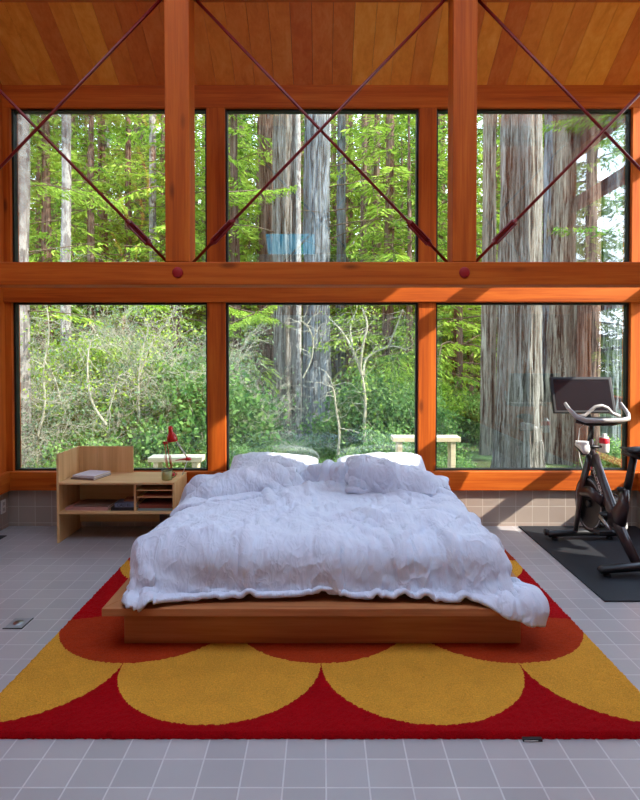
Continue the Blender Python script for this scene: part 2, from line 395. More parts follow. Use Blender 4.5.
M['broad_g']=leafmat('grey_green_leaves',(78,108,84),(116,146,112),(160,184,142))
M['ground']=(lambda t: t.bsdf(t.ramp(t.noise(1.3,t.n('ShaderNodeTexCoord').outputs['Object'],6,.7),[(.35,lin((66,58,42))),(.55,lin((92,108,62))),(.7,lin((132,150,84)))]),.95,spec=.1))(NT('forest_floor'))
SKY,SUN,EXPO=2.3,4.4,1.42
# ---------------------------------------------------------------- the room: back wall at y=5.3, ridge at y=1, glazed front wall at y=-3.3
YW=5.30; XL,XR=-2.85,2.85; YS=-3.3; TILT=.566
def ceil_z(y): return 3.95+TILT*((YW-y) if y>1 else (y-YS))
struct(MB().box(XL-.2,XR+.2,YS-.1,YW+.12,-.12,0).build('floor',M['floor']))
m=MB()
SK0,SK1=.05,3.4   # unseen ridge skylight, added to brighten the room
def slope(y0,z0,y1,z1,xa=XL-.16,xb=XR+.14):
    x=xa
    while x<xb-.05:
        w=.172; a,b=x+.0015,x+w-.0015
        v=[Vector((xx,yy,zz+h)) for xx in (a,b) for (yy,zz) in((y0,z0),(y1,z1)) for h in (0,.025)]
        m.add(v,[(0,1,3,2),(4,6,7,5),(0,4,5,1),(2,3,7,6),(0,2,6,4),(1,5,7,3)]); x+=w
slope(YW+.14,3.95-.14*TILT,SK1,ceil_z(SK1)); slope(SK0,ceil_z(SK0),YS+.62,ceil_z(YS+.62),XL-.16,XR+.14); slope(YS+.62,ceil_z(YS+.62),YS-.16,3.95-.16*TILT,XL-.16,-1.32); slope(YS+.62,ceil_z(YS+.62),YS-.16,3.95-.16*TILT,-.18,XR+.14)
struct(m.build('ceiling',M['ceiling']))
m=MB()
for (y0,z0,y1,z1,xa,xb) in ((YW+.16,3.95-.16*TILT,SK1,ceil_z(SK1),XL-.17,XR+.17),(SK0,ceil_z(SK0),YS+.62,ceil_z(YS+.62),XL-.17,XR+.17),(YS+.62,ceil_z(YS+.62),YS-.16,3.95-.16*TILT,XL-.17,-1.32),(YS+.62,ceil_z(YS+.62),YS-.16,3.95-.16*TILT,-.18,XR+.17)):
    m.add([(x,y,z+h) for x in(xa,xb) for (y,z) in((y0,z0),(y1,z1)) for h in(.03,.16)],[(0,1,3,2),(4,6,7,5),(0,4,5,1),(2,3,7,6),(0,2,6,4),(1,5,7,3)])
struct(m.build('roof',M['black']))
# back wall: tiled base, posts, rails
struct(MB().box(XL-.2,XR+.2,YW+.012,YW+.16,0,.335).build('wall_back',M['walltile_n']))
tn=[0]
def trim(bx,mat,bev=.004):
    tn[0]+=1; o=MB().box(*bx).build('trim_%d'%tn[0],mat,bevel=bev); return struct(o)
PX=[(-2.95,-2.79),(-1.035,-.872),(.862,1.018),(2.765,2.95)]
for a,b in PX: trim((a,b,YW,YW+.15,.335,3.752),M['beam_z'])
trim((XL,XR,YW-.035,YW+.14,.333,.50),M['beam_x']); trim((XL,XR,YW-.03,YW+.15,2.022,2.158),M['beam_x'])
trim((XL,XR,YW-.0,YW+.15,3.752,3.960),M['beam_x'])
wn=0
for i in range(3):
    x0,x1=PX[i][1],PX[i+1][0]
    for z0,z1 in ((.50,2.022),(2.158,3.752)):
        wn+=1; f=MB(); g=.018; y0,y1=YW+.035,YW+.10
        f.box(x0,x0+g,y0,y1,z0,z1).box(x1-g,x1,y0,y1,z0,z1).box(x0+g,x1-g,y0,y1,z0,z0+g*.8).box(x0+g,x1-g,y0,y1,z1-g,z1)
        fr=struct(f.build('window_%d'%wn,M['gasket'])); MB().box(x0+g,x1-g,YW+.06,YW+.072,z0+g*.8,z1-g).build('glass_pane',M['glass'],fr)
# side walls; the right one is glazed next to the back wall
yl=YW+.15
struct(MB().prism([(YS,.0),(yl,.0),(yl,3.93),(1,6.37),(YS,3.93)],0,XL-.16,XL).build('wall_left',M['beam_z']))
struct(MB().box(XL,XL+.014,YS,YW,0,.333).build('baseboard_left',M['walltile_w']))
trim((XL,XL+.055,YS,YW-.04,.333,.50),M['beam_y'])
YA,YB=3.70,4.12   # the right wall is glazed next to the back wall: one lower and one longer upper opening
m=MB().prism([(YS,.0),(YA,.0),(YA,ceil_z(YA)-.02),(1,6.37),(YS,3.93)],0,XR,XR+.16)
m.box(XR,XR+.16,YA,YB,0,2.02).box(XR,XR+.16,YB,yl,0,.50).prism([(YA,3.86),(yl,3.86),(yl,3.87),(YA,ceil_z(YA)-.02)],0,XR,XR+.16)
struct(m.build('wall_right',M['beam_z']))
for a,b,c in ((1.02,1.14,YB),(2.02,2.16,YA),(3.22,3.34,YA)): trim((XR+.01,XR+.11,c+.001,yl-.01,a,b),M['beam_y'])
struct(MB().box(XR-.014,XR,YS,YW,0,.333).build('baseboard_right',M['walltile_w']))
trim((XR-.03,XR,YS,YW-.04,.333,.50),M['beam_y'])
# front wall behind the camera: plastered, under a wide skylight added for light, with baffles
M['plaster']=plain('pale_plaster',(222,214,200),.8,bumpscale=40)
struct(MB().prism([(XL-.16,0),(XR+.16,0),(XR+.16,3.953),(XL-.16,3.953)],1,YS-.15,YS).build('wall_front',M['plaster']))
gt=NT('tinted_glass'); tr_=gt.n('ShaderNodeBsdfTransparent'); tr_.inputs[0].default_value=(.16,.42,.50,1); gt.l(tr_.outputs[0],gt.out.inputs[0])  # tint added so the sky mirrored through this unseen opening reads dim cyan
o8=struct(MB().prism([(YS,3.955),(YS+.62,ceil_z(YS+.62)+.005),(YS+.62,ceil_z(YS+.62)+.015),(YS,3.965)],0,-1.32,-.18).build('window_8',gt.m))
M['white_paint']=plain('white_paint',(232,230,224),.7)
x=-2.5
while x<2.9:   # unseen white baffles, added to block direct sun and bounce soft light down
    tn[0]+=1; struct(MB().prism([(SK0,ceil_z(SK0)-.05),(1.0,6.33),(SK1,ceil_z(SK1)-.05),(SK1,ceil_z(SK1)+.56),(1.0,6.98),(SK0,ceil_z(SK0)+.56)],0,x-.02,x+.02).build('trim_%d'%tn[0],M['white_paint'])); x+=.765
# ---------------------------------------------------------------- timber truss in front of the windows
TY0,TY1=3.90,4.07; TYM=3.985
def timber(name,bx,mat,label,cat,group=None):
    return tag(MB().box(*bx).build(name,mat,bevel=.006),label,cat,group)
timber('timber_beam',(XL,XR,TY0,TY1,2.010,2.160),M['beam_x'],'long horizontal reddish timber beam crossing the room at mid height above the bed','beam')
timber('timber_beam',(XL,XR,TY0,TY1,3.945,4.12),M['beam_x'],'timber tie beam at the very top under the ceiling, joining the tops of the posts','beam')
for a,b,l in ((-1.035,-.873,'left timber post standing on the mid-height beam in front of the upper windows'),(.856,1.014,'right timber post standing on the mid-height beam in front of the upper windows')):
    p=empty('timber_post',((a+b)/2,TYM,2.16),l,'post','truss posts above the mid beam')
    MB().box(a,b,TY0,TY1-.001,2.161,3.944).build('shaft',M['beam_z'],p,bevel=.006)
    MB().box(a,b,TY0,TY1-.001,4.121,4.62).build('shaft_top',M['beam_z'],p,bevel=.006)
    MB().lathe([(0,0),(.034,0),(.036,.004),(.03,.007),(.0,.008)],n=24,mat=Matrix.Rotation(R(90),4,'X'),c=((a+b)/2,TY0,2.09)).build('bolt_plate',M['redbolt'],p,smooth=True)
NX=[-2.86,-.954,.935,2.84]
lab={(0,0):'red steel tie rod rising left across the upper left window',(0,1):'red steel tie rod rising right from the left wall over the upper left window',
(1,0):'red steel tie rod rising left across the upper centre window',(1,1):'red steel tie rod rising right across the upper centre window',
(2,0):'red steel tie rod rising left across the upper right window up to the ceiling',(2,1):'red steel tie rod rising right across the upper right window from the right post'}
for i in range(3):
    a,b=NX[i],NX[i+1]
    for k in (0,1):
        # k=0 : foot on the right node, rising left
        x0,x1=(b,a) if k==0 else (a,b); s=1 if x1>x0 else -1; yy=TYM+(-.014 if k else .014)
        p0=Vector((x0+s*.085,yy,2.165)); p1=Vector((x1-s*.085,yy,3.945)); d=(p1-p0)
        e=empty('tie_rod',tuple(p0),lab[(i,k)],'tie rod','red crossed tie rods')
        MB().tube([p0,p1],.0105,10).build('rod',M['rod'],e,smooth=True)
        c=p0+d*.115; u=d.normalized(); h=.115
        q=u.cross(Vector((0,1,0))).normalized()
        t=MB().tube([c-u*h,c-u*(h-.03)],[.014,.02],10).tube([c+u*h,c+u*(h-.03)],[.014,.02],10)
        for sg in (-1,1): t.tube([c-u*(h-.02)+q*sg*.017,c+u*(h-.02)+q*sg*.017],.008,8)
        t.build('turnbuckle',M['rod'],e)
# ---------------------------------------------------------------- small fittings
o=empty('wall_outlet',(XL+.012,5.215,.21),'white electrical outlet plate on the tiled left wall near the corner','outlet')
MB().box(XL+.0145,XL+.022,5.17,5.245,.145,.265).build('cover_plate',M['white_plastic'],o,bevel=.003); 
[MB().box(XL+.0225,XL+.025,5.190,5.225,z_,z_+.03).build('socket',M['grey_grip'],o,bevel=.001) for z_ in (.165,.215)]
o=empty('floor_outlet',(-1.757,3.36,.001),'square metal floor outlet cover set in the tiles left of the rug','outlet')
MB().box(-1.80,-1.70,3.30,3.425,.001,.006).build('cover_plate',M['dull_steel'],o,bevel=.002)
MB().lathe([(0,.0095),(.026,.0095),(.03,.006)],c=(-1.75,3.365,0),n=24).build('lid',M['steel'],o,smooth=True)
MB().box(-1.804,-1.696,3.294,3.2995,.001,.005).box(-1.6995,-1.694,3.294,3.43,.001,.005).build('seal',M['gasket'],o)
g=MB().box(XL+.02,-2.70,4.78,5.02,.001,.005)
g=MB()
for k in range(9): g.box(XL+.025,-2.70,4.79+k*.026,4.805+k*.026,.001,.008)
tag(g.build('floor_vent',M['gasket']),'dark slotted vent grille in the floor at the left wall','vent')
# ---------------------------------------------------------------- rug, mat
rnd=np.random.RandomState(1); cx=.011; X=np.arange(-1.46,1.445,cx); Y=np.arange(2.338,5.19,cx); gx,gy=np.meshgrid(X,Y); ny,nx=gx.shape
z=.021+rnd.rand(ny,nx)*.007; z[0]=z[-1]=.002; z[:,0]=z[:,-1]=.002
V=np.stack([gx+rnd.rand(ny,nx)*.006-.003,gy+rnd.rand(ny,nx)*.006-.003,z],-1).reshape(-1,3)
I=np.arange(nx*ny).reshape(ny,nx); F=np.stack([I[:-1,:-1],I[:-1,1:],I[1:,1:],I[1:,:-1]],-1).reshape(-1,4)
rg=empty('rug',(0,3.76,0),'thick pile rug with red, yellow and burnt orange scalloped circles under the bed','rug')
npmesh('pile',V,F,M['rug'],None,smooth=True).parent=rg; rg.children[0].matrix_parent_inverse=Matrix.Translation(rg.location).inverted()
o=MB().box(.80,.878,2.322,2.338,.002,.012).box(.805,.86,2.3205,2.3225,.004,.0075,1).build('maker_tag',[M['black'],M['white_plastic']],rg); o['label']='small black tag on the front edge'
mt=MB().box(1.765,XR-.03,3.66,5.285,.001,.010).build('exercise_mat',M['rubber'],bevel=.002); tag(mt,'black rubber exercise mat on the tiles under the exercise bike','mat')
# ---------------------------------------------------------------- bed
bed=empty('platform_bed',(0,4.1,.025),'low wooden platform bed with a white mattress standing on the patterned rug','bed')
MB().box(-1.044,1.044,3.075,5.16,.026,.2095).build('plinth',M['bedwood_x'],bed,bevel=.004)
x0,x1,y0,y1=-1.128,1.135,2.985,5.20; w=.30; zt,zb=.25,.21
def board(p,mt):
    return MB().prism(p,2,zb,zt).build('platform_board',mt,bed,bevel=.003)
gq=.0012
board([(x0,y0),(x1,y0),(x1-w*.55,y0+w-gq),(x0+w*.55,y0+w-gq)],M['bedwood_x'])
board([(x0,y0+gq*2),(x0+w*.55-gq,y0+w),(x0+w*.55-gq,y1),(x0,y1)],M['bedwood_y'])
board([(x1,y0+gq*2),(x1,y1),(x1-w*.55+gq,y1),(x1-w*.55+gq,y0+w)],M['bedwood_y'])
board([(x0+w*.55+gq,y0+w),(x1-w*.55-gq,y0+w),(x1-w*.55-gq,y1),(x0+w*.55+gq,y1)],M['bedwood_x'])
mb=MB().box(-.955,.955,3.175,5.19,.251,.46); mo=mb.build('mattress',M['sheet'],bed,bevel=.05,seg=4); mo.data.polygons.foreach_set('use_smooth',[True]*6)
def pillow(cx,cy,cz,rx,ry,rz,rot,seed):
    n=56; V=[];u=np.linspace(-1,1,n); a,b=np.meshgrid(u,u)
    prof=(np.clip(1-np.abs(a)**2.6,0,1)*np.clip(1-np.abs(b)**2.6,0,1))**.42
    ex=1-.06*np.abs(b)**2; ey=1-.10*np.abs(a)**2
    tw=wrinkle(a.ravel()*.45+seed,b.ravel()*.35,np.zeros(n*n),seed).reshape(n,n)*.55
    out=[]
    for sg in (1,-1):
        x=a*rx*ey; y=b*ry*ex; z=sg*rz*prof+tw*prof
        out.append(np.stack([x,y,z],-1).reshape(-1,3))
    I=np.arange(n*n).reshape(n,n); F1=np.stack([I[:-1,:-1],I[:-1,1:],I[1:,1:],I[1:,:-1]],-1).reshape(-1,4); F=np.concatenate([F1,F1[:,::-1]+n*n])
    V=np.concatenate(out); me=npmesh('pillow',V,F,M['linen'],None,smooth=True)
    bm=bmesh.new(); bm.from_mesh(me.data); bmesh.ops.remove_doubles(bm,verts=bm.verts,dist=.0008); bm.to_mesh(me.data); bm.free()
    me.location=(cx,cy,cz); me.rotation_euler=(R(14),R(rot),R(rot)); return me
tag(pillow(-.41,5.0,.565,.42,.27,.095,2,5),'white pillow on the left side of the bed against the centre window','pillow','bed pillows')
tag(pillow(.50,5.0,.565,.42,.27,.095,-2,9),'white pillow on the right side of the bed, behind the buttoned duvet end','pillow','bed pillows')
DUV=make_duvet()
def sheetmesh(A,cut=None):
    ny,nx,_=A.shape; I=np.arange(nx*ny).reshape(ny,nx); F=np.stack([I[:-1,:-1],I[:-1,1:],I[1:,1:],I[1:,:-1]],-1)
    if cut is not None: F=F[cut[:-1,:-1]]
    return A.reshape(-1,3),F.reshape(-1,4)
dv=empty('duvet',(0,4.0,.46),'rumpled white duvet spread over the bed, folded back at the pillows','duvet')
A=DUV[0]; ny,nx,_=A.shape; u,v=np.meshgrid(np.arange(nx)*.015,np.arange(ny)*.015); r=.22
keep=~((u<r)&(v<r)&(np.hypot(u-r,v-r)>r))
U,Vv=u.max(),v.max(); r=.42; q=Vv-v; keep&=~((u<r)&(q<r)&(np.hypot(u-r,q-r)>r)); w_=U-u; keep&=~((w_<r)&(q<r)&(np.hypot(w_-r,q-r)>r))
for k,(A,c) in enumerate(zip(DUV,(keep,None,None))):
    V,F=sheetmesh(A,c); o=npmesh('cover' if k==0 else 'folded_end',V,F,M['linen'],None,smooth=True); o.parent=dv; o.matrix_parent_inverse=Matrix.Translation(dv.location).inverted()
    s=o.modifiers.new('Solidify','SOLIDIFY'); s.thickness=.026 if k==0 else .042; s.offset=1; s.use_rim=True
    b=o.modifiers.new('Subdivision','SUBSURF'); b.levels=1; b.render_levels=1
# ---------------------------------------------------------------- plywood nightstand
NX0,NX1,NY0,NY1=-2.185,-1.215,4.825,5.262; T=.018
ns=empty('nightstand',(-1.70,5.04,0),'low birch plywood nightstand with raised left corner and open shelves beside the bed','nightstand')
MB().box(NX0,NX0+T,NY0,NY1,.0,.735).build('side_panel',M['ply_z'],ns,bevel=.001)
MB().box(NX1-T,NX1,NY0,NY1,.029,.4825).build('side_panel',M['ply_z'],ns,bevel=.001)
MB().box(NX0+T+.001,-2.012,NY1-T,NY1,.502,.735).box(-2.009,-1.690,NY1-T,NY1,.502,.735).build('raised_back_panel',M['ply_z'],ns,bevel=.001)
MB().box(NX0+T,NX1,NY0,NY1,.4835,.501).build('tabletop',M['ply_x'],ns,bevel=.001)
MB().box(NX0+T,NX1-T,NY0+.004,NY1-T,.238,.256).build('shelf',M['ply_x'],ns,bevel=.001)
MB().box(-1.56,-1.544,NY0+.03,NY1-T,.256,.4835).build('divider',M['ply_z'],ns,bevel=.001)
MB().box(NX0+T,NX1-T,NY1-T,NY1,.256,.4835).build('back_panel',M['ply_x'],ns,bevel=.001)
MB().box(NX0+T,-1.46,NY1-T,NY1,.06,.238).build('lower_back_panel',M['ply_x'],ns,bevel=.001)
MB().box(-1.544,NX1-T,NY0+.03,NY1-T,.425,.433).box(-1.544,NX1-T,NY0+.06,NY1-T,.362,.370).build('paper_shelf',M['ply_x'],ns)
cb=MB().tube([(-1.29,5.20,.30),(-1.295,5.10,.20),(-1.32,5.02,.13),(-1.36,5.0,.07),(-1.38,5.03,.033),(-1.36,5.15,.033)],.0035,6).build('power_cord',M['black'],smooth=True)
tag(cb,'thin black power cord hanging down below the nightstand shelf','cord')
# books: cover boards, spine and page block
def book(loc,w,d,h,cm,label,rz=0,group=None,spine_x=False,pages=None,name='book'):
    b=empty(name,loc,label,'book',group,rz); t=min(.004,h*.18)
    MB().box(-w/2,w/2,-d/2,d/2,0,t).box(-w/2,w/2,-d/2,d/2,h-t,h).box(-w/2,w/2,-d/2,-d/2+t,t,h-t).build('cover',cm,b,loc=(0,0,0),bevel=.001)
    MB().box(-w/2+.005,w/2-.005,-d/2+t,d/2-.005,t,h-t).build('pages',pages or M['paper'],b,loc=(0,0,0)); return b
M['paper']=plain('paper_edges',(222,212,196),.8)
M['bk_pink']=plain('dusty_pink_cover',(190,140,130),.6); M['bk_white']=plain('pale_cover',(214,208,214),.5); M['bk_taupe']=plain('taupe_cover',(130,108,96),.6)
M['bk_navy']=plain('slate_blue_cover',(96,104,128),.5); M['bk_black']=plain('black_cover',(20,22,28),.45); M['bk_brown']=plain('brown_cover',(140,84,62),.6); M['bk_teal']=plain('pale_teal_cover',(130,150,150),.6); M['bk_rust']=plain('rust_cover',(132,58,40),.6)
book((-1.985,5.045,.5015),.22,.25,.014,M['bk_taupe'],'taupe thin book lying under the pale book on the nightstand top',R(-14))
book((-1.980,5.05,.516),.21,.235,.020,M['bk_white'],'pale grey-white book on top of the nightstand in its raised corner',R(-14))
book((-1.955,5.01,.2565),.36,.27,.022,M['bk_pink'],'large flat pale book with pinkish cover at the left end of the lower shelf',R(-2))
book((-1.93,5.02,.279),.30,.23,.010,M['bk_taupe'],'thin brownish book lying on the large pink book on the shelf',R(-4))
book((-1.655,4.95,.2565),.205,.16,.028,M['bk_black'],'thick black book at the bottom of the small pile in the middle of the shelf',R(1))
bn=book((-1.635,4.95,.285),.185,.155,.034,M['bk_navy'],'blue-grey book with dark capital letters on its spine, on the black book',R(1))
book((-1.60,4.985,.3195),.14,.12,.016,M['bk_brown'],'small brown book topmost of the pile in the middle of the shelf',R(3))
book((-1.39,5.0,.2565),.29,.26,.016,M['bk_teal'],'pale teal folder at the bottom of the right cubby',0,name='folder')
book((-1.39,5.0,.273),.28,.24,.030,M['bk_rust'],'rust brown book lying on the teal folder in the right cubby',0)
book((-1.375,4.99,.3705),.24,.20,.012,M['bk_brown'],'brown notebook on the small upper tray of the right cubby',0)
def text(s,size,loc,rot,mat,parent,name='lettering',ext=.0006):
    c=bpy.data.curves.new(name,'FONT'); c.body=s; c.size=size; c.extrude=ext; c.align_x='CENTER'; c.align_y='CENTER'
    o=bpy.data.objects.new(name,c); COL.objects.link(o)
    bpy.context.view_layer.update(); me=bpy.data.meshes.new_from_object(o.evaluated_get(bpy.context.evaluated_depsgraph_get())); bpy.data.objects.remove(o,do_unlink=True)
    me.materials.clear(); me.materials.append(mat); o=bpy.data.objects.new(name,me); COL.objects.link(o); o.parent=parent; o.location=loc; o.rotation_euler=rot; return o
text('CALI 81',.034,(0-.015,-.0785,.017),(R(90),0,0),M['bk_black'],bn)
# mug
mg=empty('mug',(-1.305,4.93,.5015),'olive green enamel mug with black rim on the front right of the nightstand','mug')
MB().lathe([(0,0),(.038,0),(.042,.004),(.0435,.02),(.0435,.080),(.0405,.080),(.040,.006),(0,.006)],n=36).build('cup',M['enamel'],mg,smooth=True,loc=(0,0,0))
MB().lathe([(.0435,.079),(.0455,.082),(.0455,.085),(.0395,.085),(.040,.079)],n=36).build('rim',M['black'],mg,smooth=True,loc=(0,0,0))
MB().tube([(.040+.034*math.sin(a),0,.044-.026*math.cos(a)) for a in [R(v) for v in range(8,180,14)]],.0045,10).build('handle',M['enamel'],mg,smooth=True,loc=(0,0,0))
# lamp
lp=empty('desk_lamp',(-1.335,5.11,.5015),'red adjustable spring-arm desk lamp on the nightstand in front of the window','lamp')
def L(*p): return Vector(p)
B=L(-1.332,5.12,.5015)
MB().lathe([(0,0),(.062,0),(.066,.006),(.060,.018),(.02,.024),(0,.024)],c=tuple(B),n=36).build('base',M['red_enamel'],lp,smooth=True)
MB().tube([B+L(0,0,.02),B+L(0,0,.065)],.008,12).build('stem',M['red_enamel'],lp,smooth=True)
e1=B+L(-.035,0,.285); s1=B+L(0,0,.065)
m=MB()
for sg in (-1,1): m.tube([s1+L(.012*sg,0,0),e1+L(.012*sg,0,0)],.0035,8)
m.build('lower_arm',M['red_enamel'],lp,smooth=True)
def spring(p,q,r,n,wr):
    p,q=Vector(p),Vector(q); d=(q-p); u=d.normalized(); a=u.cross(L(0,1,0)).normalized(); b=u.cross(a); N=n*10
    return MB().tube([p+d*(i/N)+a*(r*math.cos(i*2*math.pi/10))+b*(r*math.sin(i*2*math.pi/10)) for i in range(N+1)],wr,5)
spring(s1+L(-.022,-.004,.0),s1+(e1-s1)*.5+L(-.024,-.004,0),.0065,14,.0016).build('spring',M['red_enamel'],lp,smooth=True)
spring(s1+L(.022,-.004,.0),s1+(e1-s1)*.5+L(.024,-.004,0),.0065,14,.0016).build('spring',M['red_enamel'],lp,smooth=True)
MB().tube([e1+L(-.02,0,0),e1+L(.02,0,0)],.012,12).build('joint',M['red_enamel'],lp,smooth=True)
j2=L(-1.175,5.14,.64); h1=L(-1.285,5.10,.83)  # arm, joint and rod shape the lamp's reflection in the window as solids
m=MB(); 
for sg in (-1,1): m.tube([h1+L(.0,.012*sg,0),j2+L(0,.012*sg,0)],.0032,8)
m.build('reflected_arm',M['white_plastic'],lp,smooth=True)
MB().tube([e1,h1+L(-.02,0,.0),h1],.0045,8).build('head_bracket',M['red_enamel'],lp,smooth=True)
MB().lathe([(0,-.012),(.022,-.012),(.03,0),(.022,.014),(0,.016)],c=tuple(j2),n=20).tube([j2+L(-.11,0,-.012),j2+L(-.02,0,0)],[.004,.010],8).build('reflected_joint',M['red_enamel'],lp,smooth=True)
MB().tube([j2,L(-1.225,5.13,.5020)],.0035,8).build('reflected_rod',M['white_plastic'],lp,smooth=True)
hc=L(-1.296,5.08,.80)
MB().lathe([(.044,0),(.046,.001),(.044,.03),(.034,.062),(.020,.085),(.020,.125),(.012,.137),(0,.139),(0,.135),(.016,.12),(.018,.085),(.031,.06),(.041,.03),(.043,.002)],n=36,mat=Matrix.Rotation(R(-8),4,'Y'),c=tuple(hc)).build('lamp_shade',M['red_enamel'],lp,smooth=True)
MB().lathe([(0,.012),(.018,.018),(.024,.035),(.016,.055),(.0,.06)],n=20,c=tuple(hc)).build('bulb',M['white_plastic'],lp,smooth=True)
# ---------------------------------------------------------------- exercise bike, local frame: x to the right, y to the front (towards the window)
BK=L(2.19,4.50,.0105); BR=R(3)
bk=empty('exercise_bike',tuple(BK),'black and maroon exercise bike with a screen on the black mat by the right window','exercise bike',rz=BR)
def bp(mb,name,mat,parent=bk,smooth=True,bevel=0): return mb.build(name,mat,parent,smooth=smooth,loc=(0,0,0),bevel=bevel)
fm=M['bikeframe']
# feet
for y,nm,zz in ((-.42,'rear_foot',.05),(.40,'front_foot',.05)):
    f=bp(MB().tube([(-.29,y,zz*.8),(-.26,y,zz),(0,y,zz+.012),(.26,y,zz),(.29,y,zz*.8)],[.030,.036,.042,.036,.030],14,flat=.75,up=(0,1,0)),nm,M['black'])
    for sx in (-1,1): bp(MB().lathe([(0,0),(.025,0),(.025,.012),(.012,.03),(0,.03)],c=(sx*.235,y,0),n=16),'leveling_pad',M['rubber'],f)
for sx in (-1,1): bp(MB().tube([(sx*.275,.43,.055),(sx*.305,.43,.055)],.028,16,up=(0,1,0)),'transport_wheel',M['black'])
# frame members
bp(MB().tube([(0,.28,.86),(0,.27,.78),(0,.24,.68)],[.026,.036,.055],16,flat=.8,up=(0,1,0)),'head_tube',fm)
for sx in (-1,1): bp(MB().tube([(sx*.02,.235,.74),(sx*.045,.31,.50),(sx*.05,.37,.25),(sx*.05,.41,.06)],[.050,.040,.034,.034],14,flat=.45,up=(0,1,0)),'front_leg',fm)
bp(MB().tube([(0,.22,.72),(0,.10,.55),(0,-.06,.36),(0,-.22,.20),(0,-.38,.07)],[.060,.060,.062,.055,.045],14,flat=.55,up=(0,1,.3)),'main_spar',fm)
bp(MB().tube([(-.048,.33,.42),(-.048,.18,.45),(-.03,.02,.41)],[.040,.042,.05],14,flat=.5,up=(0,0,1)),'cross_bar',fm)
bp(MB().tube([(0,-.05,.30),(0,-.16,.34),(0,-.21,.45),(0,-.225,.56)],[.07,.085,.06,.04],16,flat=.5,up=(0,1,0)),'bottom_housing',fm)
sp_=bp(MB().tube([(0.02,-.20,.50),(0.05,-.25,.80)],[.028,.026],12,up=(0,1,0)),'seat_post',M['black'])
bp(MB().tube([(-.005,-.225,.56),(-.055,-.225,.56)],.016,12),'adjust_knob',M['black'],sp_)
sd=MB().tube([(.05,-.09,.842),(.05,-.17,.848),(.05,-.25,.852),(.05,-.33,.858),(.05,-.38,.858)],[.022,.034,.075,.098,.06],18,flat=.32,up=(1,0,0))
bp(sd,'saddle',M['black']); bp(MB().tube([(.05,-.33,.812),(.05,-.12,.812)],.022,12),'saddle_rail',M['black'])
# flywheel
RY=Matrix.Rotation(R(90),4,'Y')
fw=bp(MB().lathe([(.0,-.012),(.15,-.012),(.165,-.022),(.222,-.022),(.225,-.018),(.225,.018),(.222,.022),(.165,.022),(.15,.012),(0,.012)],n=64,mat=RY,c=(-.005,.25,.335)),'flywheel',M['flywheel'] if 'flywheel' in M else M['black'])
for sx in (-1,1):
    bp(MB().lathe([(.192,.0225),(.205,.0225),(.205,.0245),(.192,.0245),(.192,.0225)],n=64,mat=Matrix.Rotation(R(90*sx),4,'Y'),c=(-.005,.25,.335)),'rim_band',M['dull_steel'],fw)
    bp(MB().lathe([(0,0),(.03,0),(.03,.03),(.015,.034),(0,.034)],n=24,mat=Matrix.Rotation(R(90*sx),4,'Y'),c=(-.005,.25,.335)),'hub',M['black'],fw)
bp(MB().prism([(.10+.09*math.cos(a)*(1 if math.cos(a)<0 else 2.6),.33+.085*math.sin(a)) for a in [2*math.pi*i/32 for i in range(32)]],0,.035,.06),'belt_guard',M['black'],smooth=False,bevel=.006)
# cranks and pedals
for sx,ang in ((-1,R(205)),(1,R(25))):
    c0=L(sx*.075,-.02,.31); c1=c0+L(0,.17*math.cos(ang),.17*math.sin(ang))
    cr=bp(MB().tube([c0,c1],[.018,.013],10,flat=.6),'crank',M['steel'])
    bp(MB().box(c1.x+sx*.01-(.10 if sx<0 else 0),c1.x+sx*.01+(.10 if sx>0 else 0),c1.y-.05,c1.y+.05,c1.z-.014,c1.z+.014).tube([c1+L(sx*.06,.045,.01),c1+L(sx*.06,.03,.05),c1+L(sx*.06,-.02,.045)],.008,8),'pedal',M['black'],cr,smooth=False,bevel=.005)
bp(MB().tube([(-.08,-.02,.31),(.08,-.02,.31)],.03,20),'crank_axle',M['black'])
# handlebar
bp(MB().tube([(0,.28,.84),(0,.25,1.02)],[.024,.022],12,up=(0,1,0)),'handlebar_post',M['black'])
HB=lambda L_:[(x*.93-.065,y,z-.005) for x,y,z in L_]
hb=bp(MB().tube(HB([(-.235,.13,1.165),(-.225,.08,1.12),(-.19,.02,1.065),(-.13,-.01,1.043),(0,-.015,1.040),(.17,-.01,1.043),(.235,.0,1.055),(.262,.05,1.085),(.245,.13,1.165)]),[.014,.016,.019,.020,.019,.020,.02,.018,.014],14,flat=.8,up=(0,0,1)),'handlebar',M['grey_grip'])
bp(MB().tube(HB([(-.17,.06,1.07),(-.10,.06,1.075),(-.06,.055,1.11),(-.02,.045,1.145),(.03,.04,1.152),(.08,.045,1.135),(.13,.055,1.09),(.19,.05,1.07)]),.013,12),'inner_grip',M['grey_grip'],hb)
bp(MB().tube(HB([(-.2,.02,1.036),(-.1,.0,1.018),(.1,.0,1.018),(.22,.02,1.030)]),[.014,.018,.018,.012],10,flat=.6),'grip_underside',M['black'],hb)
bp(MB().box(-.10,.10,.0,.24,1.022,1.040),'phone_tray',M['black'],hb,smooth=False,bevel=.008)
# screen, tilted and turned a little
SM=Matrix.Translation((-.055,.30,1.215))@Matrix.Rotation(R(-3),4,'Z')@Matrix.Rotation(R(-19),4,'X')
s=bp(MB().box(-.252,.252,0,.028,-.152,.152,mat=SM),'screen',M['black'],smooth=False,bevel=.006)
bp(MB().box(-.228,.228,-.0015,.001,-.130,.130,mat=SM),'display',M['screen'],s,smooth=False)
bp(MB().tube([(0,.27,1.0),(-.03,.33,1.12),(-.06,.34,1.22)],[.02,.02,.03],10),'screen_arm',M['black'])
